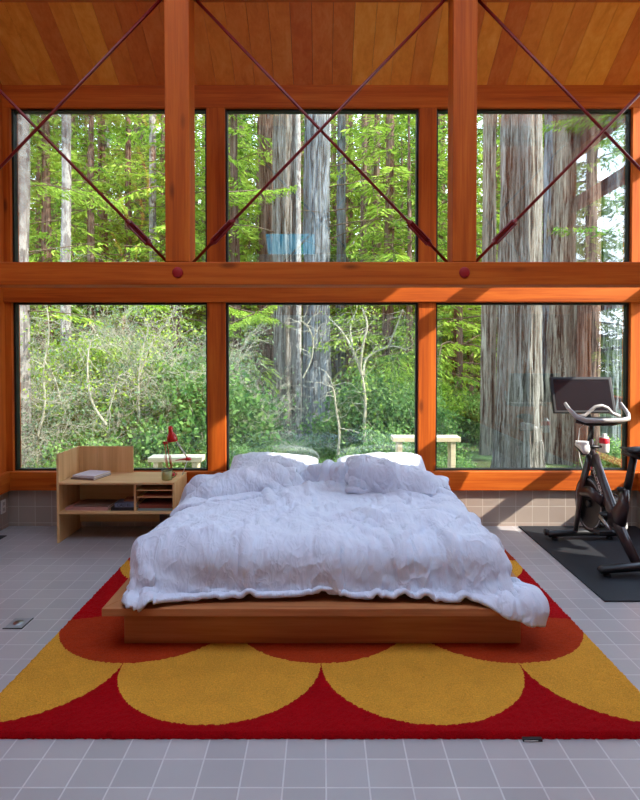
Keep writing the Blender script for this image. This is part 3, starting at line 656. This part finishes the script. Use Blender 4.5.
# decal on the spar facing left
logo=bp(MB().lathe([(0,0),(.014,0),(.014,.002),(0,.002)],n=20,mat=Matrix.Rotation(R(-90),4,'Y'),c=(-.037,.185,.635)),'logo_disc',M['red_pl'])
text('PELOTON',.05,(-.042,.09,.553),Matrix(((0,0,-1),(-.61,-.79,0),(-.79,.61,0))).to_euler(),M['white_plastic'],bk)
# cable
bp(MB().tube([(-.01,.30,1.0),(-.05,.36,.93),(-.055,.38,.80),(-.045,.36,.68),(-.03,.34,.60)],.004,6),'cable',M['white_plastic'])
# bottle cages under the handlebar
bp(MB().tube([(-.08,.23,.80),(.08,.23,.80)],.012,8),'bottle_holder',M['black'])
def inv(p): return Matrix.Translation(BK)@Matrix.Rotation(BR,4,'Z')@Vector(p)
q=inv((-.085,.30,.745)); 
t=MB().lathe([(0,0),(.034,0),(.037,.01),(.038,.10),(.032,.125),(.018,.13),(.018,.15),(0,.15)],n=24)
bt=empty('water_bottle',tuple(inv((.095,.24,.752))),'white water bottle with red band in the holder right of the bike neck','bottle'); 
t.build('body',M['white_plastic'],bt,smooth=True,loc=(0,0,0))
MB().lathe([(.0386,.075),(.0386,.115),(.036,.118),(.036,.072),(.0386,.075)],n=24).build('band',M['red_pl'],bt,smooth=True,loc=(0,0,0))
def shoe(loc,rx,rz,label,accent):
    e=empty('cycling_shoe',tuple(loc),label,'shoe','cycling shoes hung on the bike',rz); e.rotation_euler=(rx,0,rz)
    n=16; prof=[(-.13,.018,.03,.02),(-.12,.030,.075,.0),(-.08,.034,.085,.0),(-.03,.036,.075,.0),(.03,.041,.062,.0),(.08,.044,.048,.0),(.115,.036,.036,.004),(.135,.018,.024,.010)]
    v=[];f=[]
    for y,w,h,zb in prof:
        for j in range(n):
            a=2*math.pi*j/n; c,s=math.cos(a),math.sin(a); v.append((w*math.copysign(abs(c)**.8,c),y,zb+(h-zb)/2+(h-zb)/2*math.copysign(abs(s)**.8,s)))
    for i in range(len(prof)-1):
        for j in range(n): f.append((i*n+j,i*n+(j+1)%n,(i+1)*n+(j+1)%n,(i+1)*n+j))
    f+= [tuple(range(n)),tuple((len(prof)-1)*n+j for j in range(n))]
    MB().add(v,f).build('upper',M['white_plastic'],e,smooth=True,loc=(0,0,0))
    MB().box(-.034,.034,-.12,.12,-.008,.003).build('sole',M['black'],e,loc=(0,0,0),bevel=.006)
    MB().box(-.042,.042,-.02,.01,.055,.072).box(-.046,.046,.035,.06,.04,.060).build('strap',accent,e,loc=(0,0,0),bevel=.004)
shoe(inv((-.085,.24,.775)),R(8),R(-12),'white cycling shoe tucked left of the bike neck below the handlebar',M['white_plastic'])
shoe(inv((.13,.13,.012+.26)),R(60),R(10),'white cycling shoe low down behind the bike frame beside the flywheel',M['white_plastic'])
# ---------------------------------------------------------------- outside: ground, trunks, foliage
def vn(u,v,seed,T={}):
    return gnoise(np.asarray(u),np.asarray(v),seed)
gx=np.linspace(-60,60,140); gy=np.linspace(5.6,75,110); X,Y=np.meshgrid(gx,gy)
Z=-.42+.10*vn(X*.6,Y*.6,3)+np.clip((Y-13)/14,0,1)**1.4*2.0+np.clip((Y-30)/40,0,1)*9
I=np.arange(X.size).reshape(X.shape); F=np.stack([I[:-1,:-1],I[:-1,1:],I[1:,1:],I[1:,:-1]],-1).reshape(-1,4)
struct(npmesh('forest_ground',np.stack([X,Y,Z],-1).reshape(-1,3),F,M['ground'],smooth=True))
gx=np.linspace(-60,60,40); gy=np.linspace(-60,5.6,30); X2,Y2=np.meshgrid(gx,gy); I=np.arange(X2.size).reshape(X2.shape); F=np.stack([I[:-1,:-1],I[:-1,1:],I[1:,1:],I[1:,:-1]],-1).reshape(-1,4)
struct(npmesh('clearing_ground',np.stack([X2,Y2,X2*0-.42],-1).reshape(-1,3),F,M['ground'],smooth=True))
def gz(x,y):
    return float(-.42+.10*vn(np.array([x*.6]),np.array([y*.6]),3)[0]+min(max((y-13)/14,0),1)**1.4*2.0+min(max((y-30)/40,0),1)*9)
def trunk_mesh(h,r0,r1,seed,lobes=.12,lean=(0,0),n=72,k=150,flare=.35,curve=0):
    a=np.linspace(0,2*np.pi,n,endpoint=False); z=np.linspace(0,1,k)**1.15*h; A,Zz=np.meshgrid(a,z)
    ca,sa=np.cos(A),np.sin(A); t=Zz/h
    rr=r0*(1-t)+r1*t+ r0*flare*np.exp(-Zz/.55)
    lo=vn(ca*2.2+7+sa*1.1,Zz*.10+sa*2.2+seed,seed)*lobes*2.2
    ri=1-2*np.abs(vn(A*n/2/np.pi*.22+vn(A*2,Zz*1.3,seed+1)*.6,Zz*.35,seed+2)); fi=vn(A*n/2/np.pi*.5,Zz*2.,seed+3)
    # wrap noise seam by blending
    rr=rr*(1+lo)+r0*(.085*ri+.05*fi)*np.minimum(1,np.minimum(A,2*np.pi-A)/.15)
    cx=lean[0]*t+curve*r0*vn(Zz*.35,Zz*0+.5,seed+5); cy=lean[1]*t+curve*r0*vn(Zz*.35,Zz*0+.5,seed+6)
    V=np.stack([cx+rr*ca,cy+rr*sa,Zz],-1).reshape(-1,3); I=np.arange(n*k).reshape(k,n); J=np.roll(I,-1,1)
    F=np.stack([I[:-1],J[:-1],J[1:],I[1:]],-1).reshape(-1,4); return V,F
def branch_path(rs,p,d,L_,k=9,droop=-.25,wob=.16):
    pts=[np.array(p,float)]; d=np.array(d,float); d/=np.linalg.norm(d)
    for i in range(k):
        d=d+rs.normal(size=3)*wob+np.array([0,0,droop/k]); d/=np.linalg.norm(d); pts.append(pts[-1]+d*L_/k)
    return pts
def leafcloud(P,D,L_,W,rs,flatz=0.0):
    """diamonds at P, long axis D"""
    n=len(P); D=D/np.linalg.norm(D,axis=1)[:,None]; r=rs.normal(size=(n,3)); r[:,:2]*=(1-flatz); r[:,2]+=flatz*2.2
    S=np.cross(D,r); S/=np.linalg.norm(S,axis=1)[:,None]+1e-9
    l=L_*(.6+.8*rs.rand(n))[:,None]; w=W*(.7+.6*rs.rand(n))[:,None]
    V=np.stack([P,P+D*l*.45+S*w*.5,P+D*l,P+D*l*.45-S*w*.5],1).reshape(-1,3); F=np.arange(n*4).reshape(n,4); return V,F
def fir_spray(rs,path,width,dens,L_,W):
    """flat sprays of needles along a branch path"""
    P=[];D=[]
    for i in range(len(path)-1):
        a,b=path[i],path[i+1]; ax=(b-a)/np.linalg.norm(b-a); side=np.cross(ax,[0,0,1.]); side/=np.linalg.norm(side)+1e-9
        fr=(i+.5)/(len(path)-1); wd=width*(1-.75*fr)*(.35+fr*1.3 if fr<.5 else 1)
        n=int(dens*wd*np.linalg.norm(b-a)/width)+1; t=rs.rand(n,1); s=(rs.rand(n,1)*2-1)
        p=a+(b-a)*t+side*s*wd+ax*np.abs(s)*wd*.35; p[:,2]-=np.abs(s[:,0])*wd*.35+rs.rand(n)*.04
        P.append(p); D.append(side*np.sign(s)*.9+ax*.6+np.array([0,0,-.35])+rs.normal(size=(n,3))*.25)
    return np.concatenate(P),np.concatenate(D)
def join(parts):
    V=[];F=[];o=0
    for v,f in parts: V.append(v);F.append(f+o);o+=len(v)
    return np.concatenate(V),np.concatenate(F)
def mb_np(mb): return np.array([tuple(v) for v in mb.v]),None
def conifer_proto(seed,h,r,reach,leafm,z0=.12,dens=34,L_=.17,W=.045,barkm=None,name='evergreen_tree'):
    rs=np.random.RandomState(seed); t=bpy.data.objects.new(name,None); COL.objects.link(t)
    V,F=trunk_mesh(h,r,r*.15,seed,.04,n=14,k=30,flare=.2,curve=.5); npmesh('trunk',V,F,barkm or M['redwood_b'],t,True)
    br=MB(); PP=[];DD=[]; z=h*z0
    while z<h*.98:
        fr=z/h; ln=reach*(1-fr)**.7*(.55+.6*rs.rand())+.25
        for _ in range(3):
            a=rs.rand()*6.283; l=ln*(.6+.5*rs.rand()); p=branch_path(rs,(0,0,z),(math.cos(a),math.sin(a),.25),l,6,-.7)
            br.tube([tuple(q) for q in p],[max(.006,.012*l*(1-i/7)) for i in range(7)],4,caps=False)
            P,D=fir_spray(rs,p,.28+.12*l,dens*(1+l),L_,W); PP.append(P);DD.append(D)
        z+=.30+.10*rs.rand()
    V,F=leafcloud(np.concatenate(PP),np.concatenate(DD),L_,W,rs,.5); npmesh('foliage',V,F,leafm,t); print(name,len(F))
    br.build('branches',M['darkbranch'],t,loc=(0,0,0)); return t
def shrub_proto(seed,h,rad,leafm,n_cl,per,L_=.075,W=.045,name='leafy_shrub'):
    rs=np.random.RandomState(seed); t=bpy.data.objects.new(name,None); COL.objects.link(t); st=MB(); PP=[]
    for i in range(n_cl):
        a=rs.rand()*6.283; q=rs.rand()**.5*rad; hz=h*(.25+.75*rs.rand()*(1-.45*(q/rad)**2)); tip=np.array([q*math.cos(a),q*math.sin(a),hz])
        p=[np.array([0,0,-.1])+rs.normal(size=3)*[.12,.12,0]]; 
        for k in range(1,6): f=k/5; p.append(np.array([tip[0]*f**1.3,tip[1]*f**1.3,tip[2]*f])+rs.normal(size=3)*.04)
        st.tube([tuple(x) for x in p],[.012*(1-k*.14) for k in range(6)],4,caps=False)
        c=rs.normal(size=(per,3))*[.17,.17,.11]+p[-1-(i%2)]; PP.append(c)
    P=np.concatenate(PP); D=rs.normal(size=P.shape)+[0,0,.2]; V,F=leafcloud(P,D,L_,W,rs,.4); npmesh('foliage',V,F,leafm,t); st.build('stems',M['twig'],t,loc=(0,0,0)); print(name,len(F)); return t
def twig_proto(seed,h,name='bare_twiggy_bush',thick=.014,nst=9,spread=.5,leaf=True,levels=3,leafm=None):
    rs=np.random.RandomState(seed); t=bpy.data.objects.new(name,None); COL.objects.link(t); mb=MB(); tips=[]
    def grow(p,d,l,r,lv):
        path=branch_path(rs,p,d,l,6,.15,.22); mb.tube([tuple(q) for q in path],[r*(1-.09*i) for i in range(7)],5 if lv==0 else 3,caps=False)
        tips.append(path[-1]); tips.append(path[3])
        if lv<levels:
            for i in range(2,7):
                for _ in range(2 if lv<levels-1 else 1):
                    dd=path[i]-path[i-1]; dd/=np.linalg.norm(dd); grow(path[i],dd+rs.normal(size=3)*.75,l*(.35+.25*rs.rand()),r*.5,lv+1)
    for _ in range(nst): grow((rs.normal()*.12,rs.normal()*.12,-.1),(rs.normal()*spread,rs.normal()*spread,1),h*(.6+.4*rs.rand()),thick,0)
    mb.build('branches',M['twig'],t,loc=(0,0,0),smooth=False)
    if leaf:
        tp=np.array(tips); idx=rs.randint(0,len(tp),3800); P=tp[idx]+rs.normal(size=(3800,3))*.07; V,F=leafcloud(P,rs.normal(size=P.shape),.05,.026,rs); npmesh('foliage',V,F,leafm or M['broad_g'],t)
    return t
used=set()
def put(proto,x,y,s,rz,label,cat,group=None,z=None,sz=None):
    if proto.name not in used: used.add(proto.name); o=proto
    else: o=copy_tree(proto)
    o.location=(x,y,gz(x,y)-.03 if z is None else z); o.scale=(s,s,s*(sz or 1)); o.rotation_euler=(0,0,rz); tag(o,label,cat,group); return o
# --- the big trunks seen through the panes.  (x centre, y, radius at eye height, height, material, label...)
def X(px,y): return (px-322.5)/590*y
def big(px,y,wpx,h,mat,label,name='redwood_tree',seed=1,lobes=.12,flare=.25,lean=(0,0),curve=0,n=96,branches=(),taper=.75):
    r=wpx/2/590*y; x=X(px,y); t=empty(name,(x,y,gz(x,y)-.1),label,'tree')
    V,F=trunk_mesh(h,r*1.05,r*taper,seed,lobes,lean,n,200,flare,curve); npmesh('trunk',V,F,mat,t,True)
    rs=np.random.RandomState(seed+99)
    for (bz,ang,l,rad,green) in branches:
        a=R(ang); p=branch_path(rs,(r*.8*math.cos(a),r*.8*math.sin(a),bz),(math.cos(a),math.sin(a)*1,.12),l,9,-.1,.10)
        b=MB().tube([tuple(q) for q in p],[rad*(1-.09*i) for i in range(10)],6,caps=False).build('branch',M['darkbranch'],t,loc=(0,0,0),smooth=True)
        if green:
            P,D=fir_spray(rs,p[2:],.32,green,.12,.03); V,F=leafcloud(P,D,.12,.030,rs,.4); npmesh('needles',V,F,M['conifer_y'],b)
    return t
big(22,9.0,17,10,M['birch'],'pale lichen-covered trunk at the far left edge of the left windows','lichened_tree',3,.05,.12,curve=.6,n=48,branches=[(3.6,10,1.2,.012,120),(2.7,-20,1.3,.012,160),(4.6,15,1.1,.01,0)])
big(69,11.5,9.5,11,M['birch'],'slender speckled pale trunk in the upper left window, right of the lichened one','slender_tree',5,.04,.1,curve=.8,n=32,branches=[(4.6,180,1.1,.01,0),(4.0,170,1.0,.01,0),(3.6,10,1.0,.01,120),(5.4,20,.9,.01,0)])
big(154,14,7.5,13,M['birch'],'thin grey trunk in the upper left window beside the left timber post','slender_tree',7,.04,.1,curve=.6,n=32,branches=[(5.2,180,1.5,.01,160),(6.2,170,1.4,.01,160),(4.5,10,1.0,.01,140)])
big(272,15.6,22,14,M['redwood_b'],'dark brown redwood trunk partly behind the left big trunk in the centre window','redwood_tree',11,.10,.2)
big(287,14.2,24,15,M['redwood'],'large grey redwood trunk left of centre in the centre windows','redwood_tree',13,.10,.35,branches=[(4.9,185,1.5,.02,200),(5.6,170,1.6,.018,300),(3.6,180,1.2,.015,0)])
big(298,13.6,5.5,13,M['birch'],'thin pale pole-like trunk between the two big trunks of the centre window','slender_tree',15,.03,.1,curve=.6,n=24,branches=[(4.6,5,.6,.01,0),(5.3,5,.7,.01,0)])
big(317.5,14,24,15,M['redwood_blue'],'straight bluish-grey redwood trunk in the middle of the centre windows','redwood_tree',17,.07,.30,branches=[(5.0,-5,2.6,.018,0),(5.35,5,2.4,.016,0),(5.9,-12,2.4,.018,90),(6.4,0,2.8,.016,120),(4.7,-8,2.2,.014,0),(5.0,180,.8,.012,0)])
big(341,18,9,14,M['redwood_blue'],'slim blue-grey trunk just right of the middle redwood, farther back','slender_tree',19,.05,.1,n=32,branches=[(6.5,0,1.8,.014,100)])
big(363,19,7,10.6,M['redwood_b'],'thin reddish dead trunk in the upper centre window','dead_tree',21,.04,.1,curve=.8,n=32,branches=[(7.2,20,1.2,.012,0),(8.2,170,1.1,.012,0),(9,0,.8,.01,0)])
big(520,9.2,41,12,M['redwood'],'huge grey redwood trunk filling the left of the right windows','redwood_tree',31,.07,.28,n=160,taper=.86)
big(488,11.8,13,12,M['redwood_w'],'weathered redwood trunk behind the left edge of the huge redwood','redwood_tree',29,.10,.2)
big(572,10.9,56,13,M['redwood_w'],'broad weathered redwood trunk behind the exercise bike screen','redwood_tree',33,.14,.22,n=140,branches=[(4.2,-60,1.5,.014,0)])
big(588,10.2,20,13,M['redwood_b'],'brownish redwood trunk between the broad trunks of the right windows','redwood_tree',35,.08,.2,n=80)
big(613,10.4,30,13,M['redwood_blue'],'pale blue-grey redwood trunk at the right edge of the right windows','redwood_tree',37,.10,.2,n=90)
big(551,10.8,18,12,M['redwood_blue'],'slim blue-grey redwood trunk right beside the huge trunk','redwood_tree',39,.08,.2,n=60)
# overhanging boughs in front of the trunks
def bough(p,d,l,label,green=500,mat='conifer_y',rad=.016,seed=1,width=.4):
    rs=np.random.RandomState(seed); t=empty('overhanging_bough',p,label,'bough'); path=branch_path(rs,(0,0,0),d,l,10,-.05,.10)
    MB().tube([tuple(q) for q in path],[rad*(1-.08*i) for i in range(11)],6,caps=False).build('branch',M['darkbranch' if green else 'twig'],t,loc=(0,0,0),smooth=True)
    if green: P,D=fir_spray(rs,path[1:],width,green,.09,.022); V,F=leafcloud(P,D,.085,.022,rs,.4); npmesh('needles',V,F,M[mat],t)
bough((X(640,8.2),8.2,4.9),(-1,.1,-.42),1.3,'dark fir bough crossing the broad trunks in the upper right window',700,'conifer',.02,5,.35)
bough((X(640,8.0),8.0,3.35),(-1,.1,-.35),1.25,'thin leafy bough low in the upper right window',350,'conifer',.01,6,.25)
bough((X(205,9.5),9.5,2.0),(1,.1,.18),1.5,'yellow-green leafy bough reaching in from the left of the lower centre window',1300,'conifer_y',.02,8,.55)
bough((X(212,9.8),9.8,2.5),(1,.05,-.25),1.1,'second yellow-green bough hanging lower at the left of the centre window',1200,'conifer_y',.014,9,.55)
bough((X(205,10),10,4.3),(1,.1,.30),1.6,'long mossy bough slanting up at the left of the upper centre window',900,'conifer_y',.02,10,.5)
bough((X(20,9.4),9.4,2.9),(1,.0,-.1),2.4,'yellow-green bough at the top of the lower left window',1900,'conifer_y',.014,12,.6)
bough((X(10,9.2),9.2,4.4),(1,.0,-.35),1.8,'green bough hanging across the lichened trunk in the upper left window',900,'conifer_y',.012,13,.5)
# pale bare trees
rs0=random.Random(4)
tw1=twig_proto(1,2.3); tw2=twig_proto(2,2.0,spread=.75,nst=8)
for i,(px,y,s) in enumerate([(46,9.8,.95),(88,9.4,.95),(108,10.2,1.1),(150,10.4,1.05),(176,9.6,.85),(192,10.6,1.0),(120,11.8,1.2),(180,12,1.1)]):
    put([tw1,tw2][i%2],X(px,y),y,s,rs0.random()*6.28,'tangled pale bare-twigged bush in the thicket outside the lower left window','bush','bare bushes of the thicket on the left')
def curly(px,y,segs,label,seed,r=.035,leaf=600,name='bare_tree'):
    rs=np.random.RandomState(seed); x=X(px,y); t=empty(name,(x,y,gz(x,y)-.05),label,'tree'); m=MB(); tips=[]
    for pts,rad in segs:
        P=[np.array(((q[0]-px)/590*y,q[2] if len(q)>2 else 0,1.54-(q[1]-356)/590*y-gz(x,y)+.05)) for q in pts]
        # smooth
        for _ in range(2):
            Q=[P[0]]
            for a,b in zip(P[:-1],P[1:]): Q+= [a*.75+b*.25,a*.25+b*.75]
            P=Q+[P[-1]]
        n=len(P); m.tube([tuple(q) for q in P],[rad*r*(1-.55*i/n) for i in range(n)],7,caps=False)
        for i in range(n//3,n,2):
            for _ in range(3):
                b=branch_path(rs,P[i],rs.normal(size=3)+[0,0,.4],.22+.3*rs.rand(),5,0,.35); m.tube([tuple(q) for q in b],[.006*(1-k*.15) for k in range(6)],3,caps=False); tips.append(b[-1]); tips.append(b[3])
    m.build('branches',M['twig'],t,loc=(0,0,0),smooth=True)
    if leaf: tp=np.array(tips); P=tp[rs.randint(0,len(tp),leaf)]+rs.normal(size=(leaf,3))*.06; V,F=leafcloud(P,rs.normal(size=P.shape),.05,.03,rs); npmesh('foliage',V,F,M['conifer_y'],t)
    return t
curly(364,9.5,[([(366,455),(364,430),(366,400),(362,375)],1),([(362,375),(355,355),(345,335),(333,322)],.8),([(363,375),(366,358,.2),(380,350,.3),(395,345,.3),(408,350,.2)],.6),([(360,370),(362,345,-.1),(368,325,-.1),(362,308)],.7),([(352,345),(350,325,.2),(357,310,.2)],.5),([(390,347,.3),(398,328,.3),(405,308,.3)],.5)],'pale crooked bare tree with spreading limbs at the right of the centre window',3)
curly(336,8.6,[([(338,455),(340,430),(336,410),(334,390),(331,386)],.8)],'short dead pale stick beside the middle redwood',4,leaf=0,r=.028,name='dead_sapling')
curly(305,8.8,[([(303,378),(312,360),(314,340),(308,325),(300,320)],.35)],'thin pale curved twig arching in front of the middle redwood',6,leaf=0,name='bare_vine')
curly(100,8.2,[([(106,425),(92,405),(88,385),(87,360),(91,340)],1.0),([(104,425),(112,400),(118,375)],.6)],'white curved bare sapling in the middle of the lower left window',7,leaf=200,r=.02,name='bare_sapling')
curly(45,8.3,[([(36,440),(46,405),(42,370),(50,340),(48,310)],.9),([(44,360),(56,380),(60,400)],.6)],'pale bare sapling next to the lichened trunk in the lower left window',8,leaf=200,r=.018,name='bare_sapling')
curly(140,8.9,[([(141,450),(139,420),(138,380),(142,350),(150,325)],1.0),([(138,380),(150,345),(165,325),(175,308)],.7)],'tall pale bare sapling right of the middle of the lower left window',9,leaf=400,r=.018,name='bare_sapling')
# forest masses
c1=conifer_proto(1,10,.13,2.6,M['conifer'],dens=52); c2=conifer_proto(2,12,.15,2.3,M['conifer_y'],dens=50); c3=conifer_proto(3,8,.10,2.4,M['conifer'],dens=56,L_=.15)
sh1=shrub_proto(1,1.5,.9,M['broad'],60,130); sh2=shrub_proto(2,1.2,.9,M['broad'],60,120,.06,.035); sh3=shrub_proto(3,2.4,1.1,M['conifer_y'],60,110,.07,.04,name='tall_leafy_shrub')
rn=random.Random(11)
mid=[(40,16,0),(105,15,1),(128,17,2),(190,15.5,1),(228,17,1),(212,20,0),(250,19,2),(345,21,1),(375,17.5,1),(402,16,2),(425,18,1),(458,14.5,1),(470,19,0),(90,20,2),(165,21,0),(15,18,1),(390,22,0),(632,13,2),(655,15,1),(48,13.5,1),(92,14,1),(128,14.5,1),(176,13.5,1),(236,14.8,1),(388,14.5,1),(410,13.8,0),(-15,14,2),(545,17,0),(600,17,2)]
for px,y,k in mid:
    put([c1,c2,c3][k],X(px,y),y,.8+.3*rn.random(),rn.random()*6.28,'sunlit evergreen tree with feathery green boughs in the forest beyond the big trunks','tree','nearer evergreens of the forest')
for row,(y,n) in enumerate(((20,13),(24,14),(29,15),(35,16),(42,17))):
    for i in range(n):
        x=(-.62+1.24*(i+.5)/n+(rn.random()-.5)*.05)*y; put([c1,c2,c3][(i+row)%3],x,y+rn.random()*2,1.1+.5*rn.random()+row*.17,rn.random()*6.28,'distant evergreen tree in the dense green backdrop of the forest','tree','distant evergreens of the forest')
for i in range(26):
    y=24+rn.random()*14; x=(-.6+1.2*rn.random())*y
    r=.14+.1*rn.random(); V,F=(trunk_mesh(14,r,r*.5,50+i%4,.05,n=16,k=20,flare=.2)) if i<4 else (None,None)
    if i<4: proto=bpy.data.objects.new('distant_tree_trunk',None); COL.objects.link(proto); npmesh('trunk',V,F,[M['redwood'],M['redwood_b']][i%2],proto,True); o=put(proto,x,y,1,0,'dim straight tree trunk deep in the forest','tree','distant straight trunks'); P4=globals().setdefault('P4',[]); P4.append(proto)
    else: put(P4[i%4],x,y,.8+.4*rn.random(),rn.random()*6,'dim straight tree trunk deep in the forest','tree','distant straight trunks')
for i in range(44):
    y=rn.choice([8.3,9.2,10.2,11.3,12.5,13.5])+rn.random()*.6; px=rn.random()*660-10; k=rn.randrange(3)
    if k==2 and y<10: k=0
    if 420<px<640 and y<12.5: px=rn.random()*400
    if 205<px<365: px=rn.choice([20+rn.random()*185,372+rn.random()*40])
    if px<45: px+=60
    s=(.75+.4*rn.random())*(.6 if y<9 else 1)
    put([sh1,sh2,sh3][k],X(px,y),y,s,rn.random()*6.28,('bright yellow-green shrub taller than its neighbours in the understory' if k==2 else 'low leafy shrub in the green understory outside the windows'),'shrub','tall understory shrubs' if k==2 else 'low understory shrubs')
for px,s,y in ((462,.38,7.8),(452,.4,8.1),(628,.5,8.5),(618,.5,8.8),(120,1.3,9.8),(68,1.1,10.2),(165,1.35,10.6),(200,1.2,9.4),(90,1.3,11.2),(236,.55,9.4),(44,.4,8.0),(70,.6,7.9),(240,.42,8.2),(268,.32,8.6),(350,.35,8.8),(300,.28,8.4),(325,.28,8.6),(402,.34,7.0),(446,.32,7.0),(425,.34,7.1),(110,.6,7.8)):
    put(sh1,X(px,y),y,s,rn.random()*6.28,'low leafy shrub in the green understory outside the windows','shrub','low understory shrubs')
for x,y,k in ((13,-2,0),(15,2,1),(17,6,2),(14,9.5,0),(12,-7,1),(19,12,0),(5.6,-1.6,1),(6.6,-3.6,0),(5,-5.2,1),(8.2,-5,1),(7,-8,0),(9.6,-3,1),(6,-7,2)):  # unseen trees added to cut the bright sky reflected in the right windows
    put([c1,c2,c3][k],x,y,.95 if y<-1 and x<10 else .72,rn.random()*6.28,'unseen evergreen tree added right of the house to block sky reflections','tree','added evergreens to the right of the house',z=-.45)
# plank benches
def bench(px0,px1,y,ztop,label):
    x0,x1=X(px0,y),X(px1,y); t=empty('plank_bench',((x0+x1)/2,y,-.42),label,'bench')
    MB().box(x0,x1,y-.12,y+.12,ztop-.06,ztop).build('plank',M['pale_plank'],t,bevel=.005)
    for xx in (x0+.06,x1-.12): MB().box(xx,xx+.06,y-.1,y+.1,-.5,ztop-.06).build('leg',M['pale_plank'],t,bevel=.004)
M['pale_plank']=wood('weathered_pale_plank',(170,150,118),(208,190,156),(228,214,184),0,.7)
bench(150,203,7.3,.30,'pale wooden plank bench outside behind the red lamp')
bench(392,459,7.5,.52,'pale wooden plank bench outside behind the right post of the centre window')
# ---------------------------------------------------------------- light
w=bpy.data.worlds.new('World'); sc.world=w; w.use_nodes=True; nt=w.node_tree; nt.nodes.clear()
bg=nt.nodes.new('ShaderNodeBackground'); ou=nt.nodes.new('ShaderNodeOutputWorld'); tc=nt.nodes.new('ShaderNodeTexCoord'); sp=nt.nodes.new('ShaderNodeSeparateXYZ'); cr=nt.nodes.new('ShaderNodeValToRGB')
nt.links.new(tc.outputs['Generated'],sp.inputs[0]); nt.links.new(sp.outputs[2],cr.inputs[0]); nt.links.new(cr.outputs[0],bg.inputs[0]); nt.links.new(bg.outputs[0],ou.inputs[0])
e=cr.color_ramp.elements; e[0].position=0; e[0].color=(.92,.96,1,1); e[1].position=.7; e[1].color=(.52,.72,1,1); bg.inputs[1].default_value=SKY
sl=bpy.data.lights.new('Sun','SUN'); sl.energy=SUN; sl.angle=R(.6); sl.color=(1,.93,.82); so=bpy.data.objects.new('Sun',sl); COL.objects.link(so)
so.rotation_euler=Vector((-1,.40,-.74)).to_track_quat('-Z','Y').to_euler(); so.location=(10,0,10)
cam=bpy.data.cameras.new('Camera'); cam.lens=590/800*36; cam.sensor_width=36; co=bpy.data.objects.new('Camera',cam); COL.objects.link(co)
co.location=(0,0,1.54); co.rotation_euler=(R(90-1.2),0,0)
# rows: image centre 400, horizon at 356, pitch gives 12.4 px
cam.shift_y=-(44-590*math.tan(R(1.2)))/800; cam.shift_x=-2.5/800; cam.clip_end=300
sc.camera=co
vs=sc.view_settings; vs.view_transform='Standard'; vs.look='None'; vs.gamma=1; vs.use_curve_mapping=False; vs.exposure=EXPO
